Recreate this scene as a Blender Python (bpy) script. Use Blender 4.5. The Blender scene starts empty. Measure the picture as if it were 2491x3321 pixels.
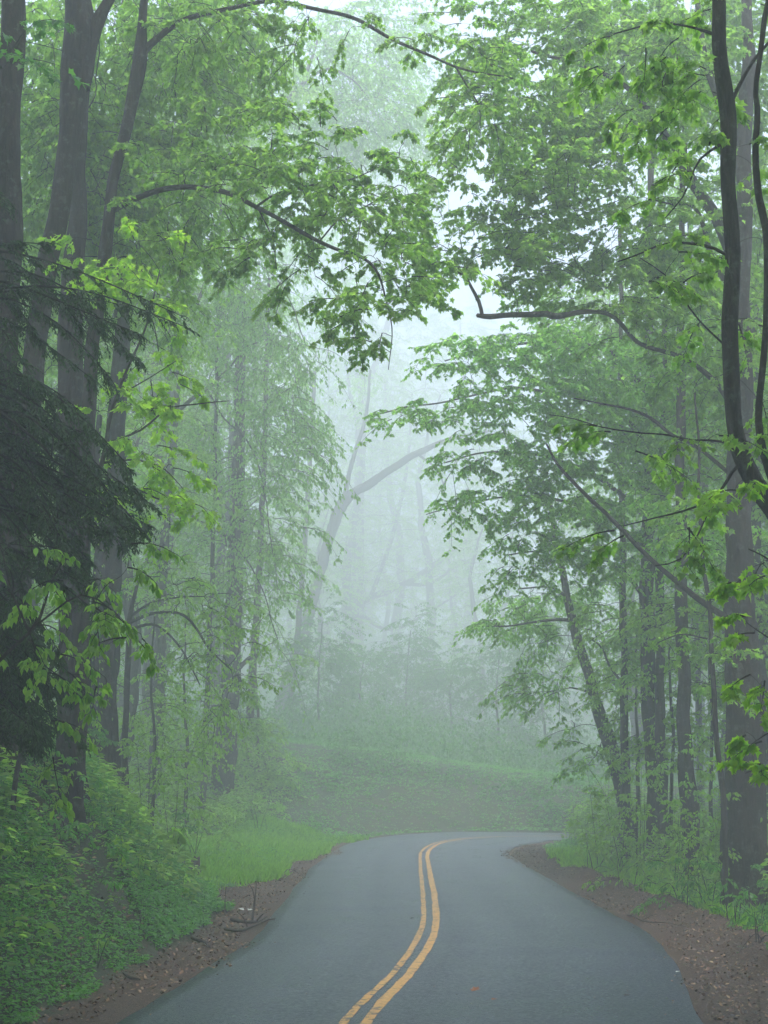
import bpy, math, random
import numpy as np
from mathutils import Vector

# ------------------------------------------------------------------ camera, sky, sun, exposure
SC = bpy.context.scene
CAM_H = 2.6
FPX, CX, CY, HY = 3072.0, 829.5, 1106.0, 1665.0        # the photograph at 1659 x 2212
PITCH = math.atan((HY - CY) / FPX)
cam_d = bpy.data.cameras.new('camera')
cam_d.sensor_fit = 'VERTICAL'; cam_d.sensor_height = 36; cam_d.lens = 50
cam_d.clip_start = 0.1; cam_d.clip_end = 2000
cam = bpy.data.objects.new('camera', cam_d)
cam.location = (0, 0, CAM_H); cam.rotation_euler = (math.pi / 2 + PITCH, 0, 0)
SC.collection.objects.link(cam); SC.camera = cam

SUN_EL, SUN_AZ = math.radians(66), math.radians(180)     # high soft light from behind the camera, through cloud
world = bpy.data.worlds.new('World'); SC.world = world; world.use_nodes = True
wn = world.node_tree
sky = wn.nodes.new('ShaderNodeTexSky'); sky.sky_type = 'NISHITA'; sky.sun_disc = False
sky.sun_elevation = SUN_EL; sky.sun_rotation = SUN_AZ
sky.air_density = 1.0; sky.dust_density = 3.0; sky.ozone_density = 1.0
wn.links.new(sky.outputs[0], wn.nodes['Background'].inputs[0])
wn.nodes['Background'].inputs[1].default_value = 0.15
sun_d = bpy.data.lights.new('sun', 'SUN'); sun_d.energy = 1.5; sun_d.angle = math.radians(40)
sun_d.color = (1.0, 0.965, 0.90)
sun = bpy.data.objects.new('sun', sun_d); SC.collection.objects.link(sun)
sdir = Vector((math.cos(SUN_EL) * math.sin(SUN_AZ), math.cos(SUN_EL) * math.cos(SUN_AZ), math.sin(SUN_EL)))
sun.rotation_euler = (-sdir).to_track_quat('-Z', 'Y').to_euler()
sun.location = sdir * 60
SC.view_settings.view_transform = 'Standard'; SC.view_settings.look = 'None'
SC.view_settings.gamma = 1.0; SC.view_settings.use_curve_mapping = False
SC.view_settings.exposure = 1.85
SC.render.engine = 'CYCLES'
cy = SC.cycles
cy.max_bounces = 10; cy.diffuse_bounces = 6; cy.glossy_bounces = 2; cy.transmission_bounces = 3
cy.volume_bounces = 3; cy.transparent_max_bounces = 4
cy.sample_clamp_indirect = 4.0
cy.use_denoising = True
HAZE = 0.0080

rng = np.random.default_rng(7)

# ------------------------------------------------------------------ helpers
SP, CP = math.sin(PITCH), math.cos(PITCH)
def at(x, y, Y):
    """point at forward distance Y metres that the photo shows at (x, y)"""
    dx = (x - CX) / FPX; dy = (CY - y) / FPX
    d = np.array([dx, CP - dy * SP, SP + dy * CP])
    return np.array([0, 0, CAM_H]) + d * (Y / d[1])
def gnd(x, y, z=0.0):
    dx = (x - CX) / FPX; dy = (CY - y) / FPX
    d = np.array([dx, CP - dy * SP, SP + dy * CP])
    return np.array([0, 0, CAM_H]) + d * ((z - CAM_H) / d[2])
def mpp(Y): return Y / FPX          # metres per photo pixel at distance Y (about)

def sm(x, a, b):
    t = np.clip((np.asarray(x, float) - a) / (b - a), 0, 1); return t * t * (3 - 2 * t)

def catmull(P, n):
    """P (K,D) -> n samples of the Catmull-Rom curve, even by chord length"""
    P = np.asarray(P, float)
    Q = np.vstack([2 * P[0] - P[1], P, 2 * P[-1] - P[-2]])
    L = np.concatenate([[0], np.cumsum(np.linalg.norm(np.diff(P[:, :3], axis=0), axis=1))])
    s = np.linspace(0, L[-1], n); out = []
    for v in s:
        k = min(int(np.searchsorted(L, v, 'right')) - 1, len(P) - 2); k = max(k, 0)
        t = (v - L[k]) / max(L[k + 1] - L[k], 1e-9)
        a, b, c, d = Q[k], Q[k + 1], Q[k + 2], Q[k + 3]
        out.append(0.5 * (2 * b + (c - a) * t + (2 * a - 5 * b + 4 * c - d) * t * t + (3 * b - a - 3 * c + d) * t ** 3))
    return np.array(out)

def wav(x, y, seed=0):
    r = np.random.default_rng(seed); o = 0
    for f, a in ((0.7, 1), (1.6, .5), (3.3, .27), (6.7, .14)):
        for _ in range(3):
            th = r.uniform(0, 6.28); ph = r.uniform(0, 6.28)
            o = o + a * np.sin(f * (x * math.cos(th) + y * math.sin(th)) * r.uniform(.8, 1.25) + ph) / 3
    return o

class MB:
    """collects geometry for ONE mesh object"""
    def __init__(s): s.v = []; s.n = 0; s.f = []       # f: (faces array (M,k), material index)
    def add(s, V, F, mat=0):
        V = np.asarray(V, np.float32).reshape(-1, 3); F = np.asarray(F, np.int64)
        s.v.append(V); s.f.append((F + s.n, mat)); s.n += len(V)
    def build(s, name, mats, parent=None, smooth=True, origin=None):
        me = bpy.data.meshes.new(name)
        V = np.concatenate(s.v) if s.v else np.zeros((0, 3), np.float32)
        if origin is not None: V = V - np.asarray(origin, np.float32)
        me.vertices.add(len(V)); me.vertices.foreach_set('co', V.ravel())
        tot = sum(len(F) for F, _ in s.f); nl = sum(F.size for F, _ in s.f)
        me.loops.add(nl); me.polygons.add(tot)
        me.loops.foreach_set('vertex_index', np.concatenate([F.ravel() for F, _ in s.f]).astype(np.int32))
        sizes = np.concatenate([np.full(len(F), F.shape[1]) for F, _ in s.f])
        st = np.concatenate([[0], np.cumsum(sizes)[:-1]]).astype(np.int32)
        me.polygons.foreach_set('loop_start', st)
        me.polygons.foreach_set('material_index', np.concatenate([np.full(len(F), m) for F, m in s.f]).astype(np.int32))
        me.polygons.foreach_set('use_smooth', np.full(tot, smooth))
        for m in (mats if isinstance(mats, (list, tuple)) else [mats]): me.materials.append(m)
        me.update(calc_edges=True); me.validate()
        o = bpy.data.objects.new(name, me); SC.collection.objects.link(o)
        if parent is not None: o.parent = parent
        return o
    def tubes(s, P, R, sides=5, mat=0):
        """P (N,K,3) centre lines, R (N,K) radii -> N tubes"""
        P = np.asarray(P, float); R = np.asarray(R, float)
        N, K, _ = P.shape
        T = np.gradient(P, axis=1); T /= np.linalg.norm(T, axis=2, keepdims=True) + 1e-9
        ref = np.where(np.abs(T[:, :1, 2:3]) > .9, np.array([1., 0, 0]), np.array([0, 0, 1.]))
        ref = np.broadcast_to(ref, T.shape)
        A = np.cross(T, ref); A /= np.linalg.norm(A, axis=2, keepdims=True) + 1e-9
        B = np.cross(T, A)
        th = np.linspace(0, 2 * np.pi, sides, endpoint=False)
        V = P[:, :, None] + R[:, :, None, None] * (np.cos(th)[:, None] * A[:, :, None] + np.sin(th)[:, None] * B[:, :, None])
        base = (np.arange(N) * K * sides)[:, None, None]
        k = (np.arange(K - 1) * sides)[None, :, None]; j = np.arange(sides)[None, None, :]; j2 = (j + 1) % sides
        F = np.stack([base + k + j, base + k + j2, base + k + sides + j2, base + k + sides + j], -1).reshape(-1, 4)
        s.add(V, F, mat)
    def trunk(s, P, R, sides=16, mat=0, rough=.05, seed=0, flare=0):
        """one tube with an uneven bark outline and closed end"""
        P = np.asarray(P, float); R = np.asarray(R, float); K = len(P)
        r = np.random.default_rng(seed)
        T = np.gradient(P, axis=0); T /= np.linalg.norm(T, axis=1, keepdims=True) + 1e-9
        A = np.zeros_like(T); a = np.cross(T[0], [0.31, .9, .1]); a /= np.linalg.norm(a)
        for i in range(K):
            a = a - T[i] * a.dot(T[i]); a /= np.linalg.norm(a) + 1e-9; A[i] = a
        B = np.cross(T, A)
        th = np.linspace(0, 2 * np.pi, sides, endpoint=False)
        L = np.concatenate([[0], np.cumsum(np.linalg.norm(np.diff(P, axis=0), axis=1))])
        rr = np.ones((K, sides))
        for f, m, am in ((1.3, 2, .8), (2.7, 3, .7), (5.5, 5, .5), (9, 4, .4)):
            rr += rough * am * np.sin(f * L[:, None] + r.uniform(0, 6) + m * th[None] + 1.3 * np.sin(L[:, None] * .7 + r.uniform(0, 6)))
        if flare:
            fl = np.exp(-np.maximum(L - .15, 0) / .35)[:, None]
            rr *= 1 + flare * fl * (1 + .35 * np.sin(4 * th + r.uniform(0, 6))[None])
        V = P[:, None] + (R[:, None] * rr)[:, :, None] * (np.cos(th)[None, :, None] * A[:, None] + np.sin(th)[None, :, None] * B[:, None])
        k = (np.arange(K - 1) * sides)[:, None]; j = np.arange(sides)[None]; j2 = (j + 1) % sides
        F = np.stack([k + j, k + j2, k + sides + j2, k + sides + j], -1).reshape(-1, 4)
        n0 = s.n; s.add(V, F, mat)
        tip = P[-1] + T[-1] * R[-1] * .6
        s.add(tip[None], np.stack([np.full(sides, 0), (K - 1) * sides + np.arange(sides) - K * sides, (K - 1) * sides + (np.arange(sides) + 1) % sides - K * sides], -1), mat)

def unit(a): return a / (np.linalg.norm(a, axis=-1, keepdims=True) + 1e-9)

# leaf outlines: (u along the axis, v to the side); centre point first, then the rim
MAPLE = np.array([(.32, 0), (0, 0), (-.06, .36), (.22, .27), (.46, .52), (.58, .2), (1, 0), (.58, -.2), (.46, -.52), (.22, -.27), (-.06, -.36)])
OVAL = np.array([(.45, 0), (0, 0), (.3, .25), (.62, .22), (1, 0), (.62, -.22), (.3, -.25)])
KITE = np.array([(0, 0), (.42, .3), (1, 0), (.42, -.3)])
BLADE = np.array([(0, .09), (.65, .07), (1, 0), (0, -.09)])
SPRIG = np.array([(0, .05), (.5, .20), (1, 0), (.45, -.20)])
def leaves(mb, pos, axis, nrm, size, shape='maple', fold=.25, curl=.25, mat=0):
    pos = np.asarray(pos, float); N = len(pos)
    if N == 0: return
    a = unit(np.asarray(axis, float)); n = np.asarray(nrm, float)
    n = unit(n - a * (a * n).sum(-1, keepdims=True)); sd = np.cross(a, n)
    S = {'maple': MAPLE, 'oval': OVAL, 'kite': KITE, 'blade': BLADE, 'sprig': SPRIG}[shape]
    size = np.broadcast_to(size, (N,))[:, None, None]
    u = S[:, 0][None, :, None]; v = S[:, 1][None, :, None]
    fo = fold * (.6 + .8 * rng.random((N, 1, 1))); cu = curl * (.3 + 1.2 * rng.random((N, 1, 1)))
    w = np.abs(v) * fo - cu * u * u
    V = pos[:, None] + size * (u * a[:, None] + v * sd[:, None] + w * n[:, None])
    K = len(S); b = (np.arange(N) * K)[:, None, None]
    if shape in ('maple', 'oval'):
        rim = np.arange(1, K)
        F = np.stack([np.zeros(K - 1, int), rim, np.roll(rim, -1)], -1)
    else:
        F = np.array([[0, 1, 2], [0, 2, 3]])
    mb.add(V, (b + F[None]).reshape(-1, 3), mat)

# ------------------------------------------------------------------ materials
def new_mat(name):
    m = bpy.data.materials.new(name); m.use_nodes = True
    nt = m.node_tree; b = nt.nodes['Principled BSDF']
    return m, nt, b, nt.nodes['Material Output']
def N_(nt, t, **kw):
    n = nt.nodes.new(t)
    for k, v in kw.items(): setattr(n, k, v)
    return n
def noise(nt, scale, detail=4, rough=.55, vec=None, dist=0):
    n = N_(nt, 'ShaderNodeTexNoise'); n.inputs['Scale'].default_value = scale
    n.inputs['Detail'].default_value = detail; n.inputs['Roughness'].default_value = rough
    n.inputs['Distortion'].default_value = dist
    if vec is not None: nt.links.new(vec, n.inputs['Vector'])
    return n.outputs['Fac']
def ramp(nt, fac, stops):
    r = N_(nt, 'ShaderNodeValToRGB'); cr = r.color_ramp
    while len(cr.elements) < len(stops): cr.elements.new(.5)
    for e, (p, c) in zip(cr.elements, stops):
        e.position = p; e.color = (*c, 1) if len(c) == 3 else c
    nt.links.new(fac, r.inputs['Fac']); return r.outputs['Color']
def mixc(nt, fac, a, b, mode='MIX'):
    m = N_(nt, 'ShaderNodeMix', data_type='RGBA', blend_type=mode)
    for s, v in (('Factor', fac), ('A', a), ('B', b)):
        i = [q for q in m.inputs if q.name == s and q.enabled][0] if s != 'Factor' else m.inputs[0]
        if isinstance(v, bpy.types.NodeSocket): nt.links.new(v, i)
        else: i.default_value = v if s == 'Factor' else (*v, 1)
    return [o for o in m.outputs if o.enabled][0]
def bump(nt, h, b, strength=.5, dist=.02):
    n = N_(nt, 'ShaderNodeBump'); n.inputs['Strength'].default_value = strength; n.inputs['Distance'].default_value = dist
    nt.links.new(h, n.inputs['Height']); nt.links.new(n.outputs[0], b.inputs['Normal'])
def pos_out(nt, scale=(1, 1, 1)):
    g = N_(nt, 'ShaderNodeNewGeometry'); m = N_(nt, 'ShaderNodeMapping')
    m.inputs['Scale'].default_value = scale
    nt.links.new(g.outputs['Position'], m.inputs['Vector']); return m.outputs[0]

def leaf_mat(name, c1, c2, c3, trans=.55, rough=.36, tscale=2.7):
    m, nt, b, out = new_mat(name)
    g = N_(nt, 'ShaderNodeNewGeometry')
    col = ramp(nt, g.outputs['Random Per Island'], [(0, c1), (.5, c2), (1, c3)])
    big = noise(nt, .55, 3, .5, pos_out(nt))
    col = mixc(nt, ramp(nt, big, [(.35, (0, 0, 0)), (.68, (.45, .45, .45))]), col, c3)
    nt.links.new(col, b.inputs['Base Color'])
    b.inputs['Roughness'].default_value = rough
    b.inputs['Specular IOR Level'].default_value = .4
    t = N_(nt, 'ShaderNodeBsdfTranslucent')
    tc = mixc(nt, 1.0, col, (1.24 * tscale, 1.36 * tscale, .80 * tscale), 'MULTIPLY'); nt.links.new(tc, t.inputs['Color'])
    mx = N_(nt, 'ShaderNodeMixShader'); mx.inputs[0].default_value = trans
    nt.links.new(b.outputs[0], mx.inputs[1]); nt.links.new(t.outputs[0], mx.inputs[2])
    nt.links.new(mx.outputs[0], out.inputs['Surface']); return m

def bark_mat(name, dark, light, lichen=.25, scale=1.0):
    m, nt, b, out = new_mat(name)
    p = pos_out(nt, (9 * scale, 9 * scale, 1.6 * scale))
    fiss = noise(nt, 2.2, 6, .65, p, .6)
    col = ramp(nt, fiss, [(.36, dark), (.62, light)])
    lich = noise(nt, 7.0, 6, .75, pos_out(nt))
    lc = ramp(nt, lich, [(.58 - .1 * lichen, (0, 0, 0)), (.66, (lichen * 2, lichen * 2, lichen * 2))])
    col = mixc(nt, lc, col, (.085, .10, .08))
    nt.links.new(col, b.inputs['Base Color']); b.inputs['Roughness'].default_value = .8
    b.inputs['Specular IOR Level'].default_value = .25
    bump(nt, fiss, b, 1.0, .06); return m

M = {}
M['bark_red'] = bark_mat('wet_brown_bark', (.009, .007, .006), (.042, .030, .024), .45)
M['bark_grey'] = bark_mat('wet_grey_bark', (.012, .010, .009), (.052, .044, .038), .5)
M['bark_dark'] = bark_mat('dark_twig_bark', (.010, .009, .008), (.035, .030, .026), .15, 2)
M['leaf_mid'] = leaf_mat('maple_leaf', (.060, .128, .028), (.100, .178, .038), (.155, .240, .050), .6)
M['leaf_bright'] = leaf_mat('young_maple_leaf', (.085, .170, .020), (.135, .230, .026), (.200, .300, .032), .6)
M['leaf_cool'] = leaf_mat('glossy_leaf', (.064, .132, .040), (.100, .185, .052), (.150, .240, .065), .66, .28)
M['leaf_dark'] = leaf_mat('dark_maple_leaf', (.025, .085, .020), (.042, .125, .025), (.075, .180, .032), .45)  # darker, deeper green leaf colour
M['leaf_fresh'] = leaf_mat('wet_fresh_leaf', (.070, .150, .040), (.120, .215, .055), (.175, .280, .070), .7, .3)
M['needle'] = leaf_mat('hemlock_needles', (.016, .034, .016), (.024, .060, .022), (.042, .095, .030), .3, .5, 1.5)
M['herb'] = leaf_mat('ground_herb', (.030, .110, .018), (.055, .170, .026), (.095, .240, .036), .4, .35)
M['grass'] = leaf_mat('grass_blade', (.065, .150, .018), (.110, .220, .026), (.160, .280, .032), .5, .4)

def ground_mat():
    m, nt, b, out = new_mat('forest_ground')
    at_ = N_(nt, 'ShaderNodeAttribute', attribute_name='cover')
    p = pos_out(nt)
    n1 = noise(nt, 9, 8, .7, p); n2 = noise(nt, 38, 5, .7, p); n3 = noise(nt, 1.1, 4, .6, p)
    litter = ramp(nt, n2, [(.32, (.018, .010, .007)), (.5, (.066, .032, .020)), (.62, (.125, .064, .034)), (.75, (.20, .130, .075))])
    soil = ramp(nt, n1, [(.35, (.012, .008, .006)), (.65, (.042, .024, .016))])
    green = ramp(nt, n1, [(.3, (.014, .030, .010)), (.6, (.035, .080, .018))])
    dirt = mixc(nt, ramp(nt, n3, [(.4, (0, 0, 0)), (.6, (1, 1, 1))]), litter, soil)
    add = N_(nt, 'ShaderNodeMath', operation='ADD'); nt.links.new(at_.outputs['Fac'], add.inputs[0])
    sc_ = N_(nt, 'ShaderNodeMath', operation='MULTIPLY_ADD'); sc_.inputs[1].default_value = .7; sc_.inputs[2].default_value = -.35
    nt.links.new(noise(nt, 3.5, 5, .7, p), sc_.inputs[0]); nt.links.new(sc_.outputs[0], add.inputs[1])
    f = ramp(nt, add.outputs[0], [(.42, (0, 0, 0)), (.6, (1, 1, 1))])
    nt.links.new(mixc(nt, f, litter, mixc(nt, .55, dirt, green)), b.inputs['Base Color'])
    b.inputs['Roughness'].default_value = .7
    h = N_(nt, 'ShaderNodeMath', operation='ADD'); nt.links.new(n1, h.inputs[0]); nt.links.new(n2, h.inputs[1])
    bump(nt, h.outputs[0], b, 1.0, .04); return m
M['ground'] = ground_mat()

def road_mat():
    m, nt, b, out = new_mat('wet_asphalt')
    p = pos_out(nt)
    grain = noise(nt, 110, 3, .8, p); g2 = noise(nt, 22, 7, .8, p)
    base = ramp(nt, grain, [(.3, (.014, .018, .027)), (.55, (.040, .045, .068)), (.72, (.11, .125, .165))])
    base = mixc(nt, 1.0, base, ramp(nt, g2, [(.32, (.35, .35, .35)), (.5, (1, 1, 1)), (.68, (2.1, 2.1, 2.1))]), 'MULTIPLY')
    u = N_(nt, 'ShaderNodeAttribute', attribute_name='lane').outputs['Fac']
    # polished wheel paths and the darker oily strip between them
    tracks = ramp(nt, u, [(.0, (.80, .84, .80)), (.10, (.85, .92, .88)), (.22, (1.18, 1.18, 1.22)), (.31, (.86, .92, .90)), (.42, (1.08, 1.08, 1.1)), (.5, (.82, .84, .86)), (.60, (1.08, 1.08, 1.1)), (.70, (.92, .94, .95)), (.82, (1.1, 1.1, 1.14)), (.97, (.85, .85, .87))])
    col = mixc(nt, .8, base, mixc(nt, 1.0, base, tracks, 'MULTIPLY'))
    big = noise(nt, .55, 5, .6, pos_out(nt, (.5, 1, 1)), 1.0)
    col = mixc(nt, 1.0, col, ramp(nt, big, [(.3, (.74, .84, .80)), (.5, (1, 1, 1)), (.72, (1.15, 1.15, 1.2))]), 'MULTIPLY')
    nt.links.new(col, b.inputs['Base Color'])
    rb = ramp(nt, big, [(.3, (.15, .15, .15)), (.5, (.24, .24, .24)), (.72, (.36, .36, .36))])
    rt = ramp(nt, u, [(.0, (.6, .6, .6)), (.10, (.55, .55, .55)), (.22, (.30, .30, .30)), (.31, (.52, .52, .52)), (.42, (.34, .34, .34)), (.5, (.6, .6, .6)), (.60, (.33, .33, .33)), (.70, (.5, .5, .5)), (.82, (.32, .32, .32)), (.97, (.6, .6, .6))])
    rg = ramp(nt, g2, [(.35, (.75, .75, .75)), (.65, (.05, .05, .05))])
    rr = mixc(nt, .35, mixc(nt, .45, rb, rt), rg)
    nt.links.new(rr, b.inputs['Roughness']); b.inputs['Specular IOR Level'].default_value = .55
    g3 = noise(nt, 9, 6, .8, p)
    hh = N_(nt, 'ShaderNodeMath', operation='ADD'); nt.links.new(g3, hh.inputs[0]); nt.links.new(g2, hh.inputs[1])
    bump(nt, hh.outputs[0], b, .55, .022); return m
M['road'] = road_mat()
def paint_mat(name, wear):
    m, nt, b, out = new_mat(name)
    p = pos_out(nt)
    n = noise(nt, 9, 8, .75, pos_out(nt, (1, 1, 1)), .5)
    f = ramp(nt, n, [(.36 + wear, (0, 0, 0)), (.43 + wear, (1, 1, 1))])
    y = ramp(nt, noise(nt, 25, 4, .6, p), [(.3, (.42, .20, .045)), (.7, (.60, .33, .085))])
    nt.links.new(mixc(nt, f, (.040, .042, .045), y), b.inputs['Base Color'])
    b.inputs['Roughness'].default_value = .5; return m
M['paint'] = paint_mat('yellow_paint', .045); M['paint_worn'] = paint_mat('worn_yellow_paint', .065)
def plain(name, c, rough=.7, c2=None, sc=20):
    m, nt, b, out = new_mat(name)
    if c2: nt.links.new(ramp(nt, noise(nt, sc, 4, .6, pos_out(nt)), [(.35, c), (.65, c2)]), b.inputs['Base Color'])
    else: b.inputs['Base Color'].default_value = (*c, 1)
    b.inputs['Roughness'].default_value = rough; return m
def litter_mat():
    m, nt, b, out = new_mat('fallen_leaf')
    g = N_(nt, 'ShaderNodeNewGeometry')
    nt.links.new(ramp(nt, g.outputs['Random Per Island'], [(0, (.028, .013, .008)), (.45, (.095, .042, .022)), (.8, (.19, .095, .045)), (1, (.34, .23, .13))]), b.inputs['Base Color'])
    b.inputs['Roughness'].default_value = .5; return m
M['litter'] = litter_mat()
M['stone'] = plain('gravel_stone', (.045, .032, .026), .6, (.12, .095, .08), 30)
M['pale'] = plain('pale_scrap', (.55, .55, .52), .6, (.35, .36, .33), 40)
M['rot'] = plain('rotten_wood', (.018, .012, .009), .8, (.06, .04, .03), 25)
M['orange_leaf'] = plain('orange_leaf', (.30, .10, .03), .5, (.18, .06, .02), 60)
M['black_leaf'] = plain('dark_wet_leaf', (.012, .011, .010), .4, (.03, .025, .02), 60)

# ------------------------------------------------------------------ tagging
def tag(o, label=None, cat=None, group=None, kind=None):
    if label: o['label'] = label
    if cat: o['category'] = cat
    if group: o['group'] = group
    if kind: o['kind'] = kind
    return o
def empty(name, loc=(0, 0, 0)):
    o = bpy.data.objects.new(name, None); SC.collection.objects.link(o)
    o.location = tuple(float(c) for c in loc); o.empty_display_size = .3; return o

# ------------------------------------------------------------------ the road
ST = [((245, 2212), (763, 2212), (1515, 2212)), ((430, 2100), (868, 2107), (1475, 2105)), ((560, 2015), (925, 2015), (1400, 2015)),
      ((610, 1950), (928, 1951), (1285, 1952)), ((650, 1900), (921, 1905), (1190, 1900)), ((690, 1860), (916, 1865), (1125, 1862)),
      ((735, 1830), (917, 1843), (1101, 1846)), ((800, 1812), (933, 1828), (1104, 1834)), ((900, 1801), (966, 1817.6), (1125, 1826)),
      ((1010, 1797), (1050, 1809), (1165, 1819)), ((1230, 1799.5), (1230, 1807), (1230, 1815))]
W3 = [[gnd(*q) for q in row] for row in ST]
pre = [((-6.3, -30), (-3.4, -30), (-.2, -30)), ((-5.2, -12), (-2.5, -12), (.9, -12)), ((-4.2, 0), (-1.6, 0), (1.9, 0)), ((-3.5, 8), (-.9, 8), (2.6, 8))]
post = [((14, 59.5), (14, 56), (14, 52.8)), ((24, 59), (23.4, 55.6), (22.8, 52.4)), ((40, 53), (38.6, 50), (37, 47)), ((70, 36), (68, 33), (66, 30)), ((120, 5), (118, 2), (116, -1))]
rows = [[np.array([*q, 0.]) for q in r] for r in pre] + W3 + [[np.array([*q, 0.]) for q in r] for r in post]
rows = np.array(rows)                                    # (S,3,3)
flat = rows.reshape(len(rows), 9)
# resample all three lines together by the centre line's length
cl = np.concatenate([[0], np.cumsum(np.linalg.norm(np.diff(rows[:, 1], axis=0), axis=1))])
def lof(n):
    Q = np.vstack([2 * flat[0] - flat[1], flat, 2 * flat[-1] - flat[-2]]); out = []
    for v in np.linspace(0, cl[-1], n):
        k = int(np.clip(np.searchsorted(cl, v, 'right') - 1, 0, len(cl) - 2)); t = (v - cl[k]) / (cl[k + 1] - cl[k])
        a, b, c, d = Q[k], Q[k + 1], Q[k + 2], Q[k + 3]
        out.append(.5 * (2 * b + (c - a) * t + (2 * a - 5 * b + 4 * c - d) * t * t + (3 * b - a - 3 * c + d) * t ** 3))
    return np.array(out).reshape(n, 3, 3)
RD = lof(520)
for k in (0, 2):                                          # the asphalt edge wanders a little
    w = wav(RD[:, k, 0] * 1.5, RD[:, k, 1] * 1.5, 5 + k) * .05
    d = unit(RD[:, k] - RD[:, 1]); RD[:, k] += d * w[:, None]
LEFT, MID, RIGHT = RD[:, 0, :2], RD[:, 1, :2], RD[:, 2, :2]

def seg_dist(px, py, L):
    out = np.full(len(px), 1e9); A = L[:-1]; D = np.diff(L, axis=0); dd = (D ** 2).sum(1)
    for i in range(0, len(px), 4000):
        x = px[i:i + 4000, None] - A[:, 0]; y = py[i:i + 4000, None] - A[:, 1]
        t = np.clip((x * D[:, 0] + y * D[:, 1]) / dd, 0, 1)
        out[i:i + 4000] = np.sqrt((x - t * D[:, 0]) ** 2 + (y - t * D[:, 1]) ** 2).min(1)
    return out
Lc, Rc, Mc = LEFT[::3], RIGHT[::3], MID[::3]
def road_e(X, Y):
    """(distance outside the road edge (negative inside), side -1 left/outer +1 right/inner)"""
    X = np.atleast_1d(np.asarray(X, float)).ravel(); Y = np.atleast_1d(np.asarray(Y, float)).ravel()
    dl, dr, dm = seg_dist(X, Y, Lc), seg_dist(X, Y, Rc), seg_dist(X, Y, Mc)
    side = np.where(dl < dr, -1, 1); e = np.minimum(dl, dr)
    poly = np.vstack([Lc, Rc[::-1]]); inside = np.zeros(len(X), bool)
    q = np.roll(poly, -1, 0)
    for (x0, y0), (x1, y1) in zip(poly, q):
        if y0 == y1: continue
        c = ((y0 > Y) != (y1 > Y)) & (X < (x1 - x0) * (Y - y0) / (y1 - y0) + x0); inside ^= c
    return np.where(inside, -e, e), side
def height(X, Y):
    shp = np.shape(X); X = np.asarray(X, float).ravel(); Y = np.asarray(Y, float).ravel()
    e, side = road_e(X, Y); ep = np.maximum(e, 0)
    nz = wav(X, Y, 3)
    # left / outer side
    near = 1 - sm(Y + .35 * (X + 4), 25.5, 32.5)
    bank = near * (1.22 * np.maximum(ep - 1.15, 0)); bank = 5.5 * np.tanh(bank / 5.5)
    far = sm(Y, 46, 64)
    gl = np.maximum(ep - 1.2, 0) * (.13 + .33 * far)
    gl = gl + .10 * np.maximum(ep - 6, 0)
    zl = np.maximum(bank, gl) + bank * .15 + nz * .10 * sm(ep, .8, 3)
    cap = 1.8 + 3.1 * (1 - sm(X, -9, 16)) * sm(Y, 50, 70) + 6 * (1 - sm(Y, 50, 70)); zl = cap * np.tanh(zl / cap) + 1.1 * wav(X * .16, Y * .16, 61) * sm(ep, 8, 30) * sm(Y, 60, 80) + 24 * sm(Y, 110, 300)
    # right / inner side
    berm = .24 * np.exp(-((ep - np.interp(Y, [14, 23, 37], [1.7, 1.15, .75])) / .42) ** 2) * (1 - sm(Y, 44, 52))
    rz = berm * (1 + .5 * wav(X * 3, Y * 3, 9)) + .09 * np.maximum(ep - 1, 0) + nz * .09 * sm(ep, .8, 3)
    rz = 4 * np.tanh(rz / 4)
    z = np.where(side < 0, zl, rz) + .02 * wav(X * 4, Y * 4, 4) * sm(ep, .1, .5)
    z = np.where(e < 0, -.04, z - .015 + .0 * e)
    z = np.where((e >= 0) & (e < .15), -.015 - .012, z)
    return z.reshape(shp)
def h1(x, y): return float(height(np.array([x]), np.array([y]))[0])

def strip_w(Y, side):
    return np.where(side < 0, np.interp(Y, [15, 28, 31, 36, 50], [.9, 1.05, 1.7, 1.0, .5]), np.interp(Y, [14, 23, 37, 45], [2.5, 1.85, 1.0, 1.3]))
def axis_pts(lo, flo, fhi, hi, fine, coarse):
    a = [flo]; 
    while a[-1] > lo: a.append(a[-1] - min(coarse, fine + (flo - a[-1]) * .12))
    b = list(np.arange(flo, fhi, fine))[1:]; c = [fhi]
    while c[-1] < hi: c.append(c[-1] + min(coarse, fine + (c[-1] - fhi) * .12))
    return np.array(a[::-1] + b + c)
gx = axis_pts(-150, -10, 13, 150, .16, 6); gy = axis_pts(-60, 12, 62, 330, .22, 6)
GX, GY = np.meshgrid(gx, gy); GZ = height(GX, GY)
ge, gs = road_e(GX, GY)
mb = MB(); nx, ny = len(gx), len(gy)
i = (np.arange(ny - 1) * nx)[:, None] + np.arange(nx - 1)[None]
mb.add(np.stack([GX, GY, GZ], -1), np.stack([i, i + 1, i + nx + 1, i + nx], -1).reshape(-1, 4))
ground = mb.build('ground', M['ground'])
wid = strip_w(GY.ravel(), gs)
cov = np.clip((ge - wid) / 1.2 + .5, 0, 1).astype(np.float32)
ca = ground.data.attributes.new('cover', 'FLOAT', 'POINT'); ca.data.foreach_set('value', cov)
tag(ground, 'forest floor of brown leaf litter and soil on both sides of the road', None, None, 'structure')

mb = MB(); S = len(RD); C = 25
ts = np.linspace(0, 1, C)
A = RD[:, 0, None] * (1 - ts[None, :, None]) + RD[:, 2, None] * ts[None, :, None]
A[:, :, 2] = 0.02 * (1 - (2 * ts[None] - 1) ** 2)
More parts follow.
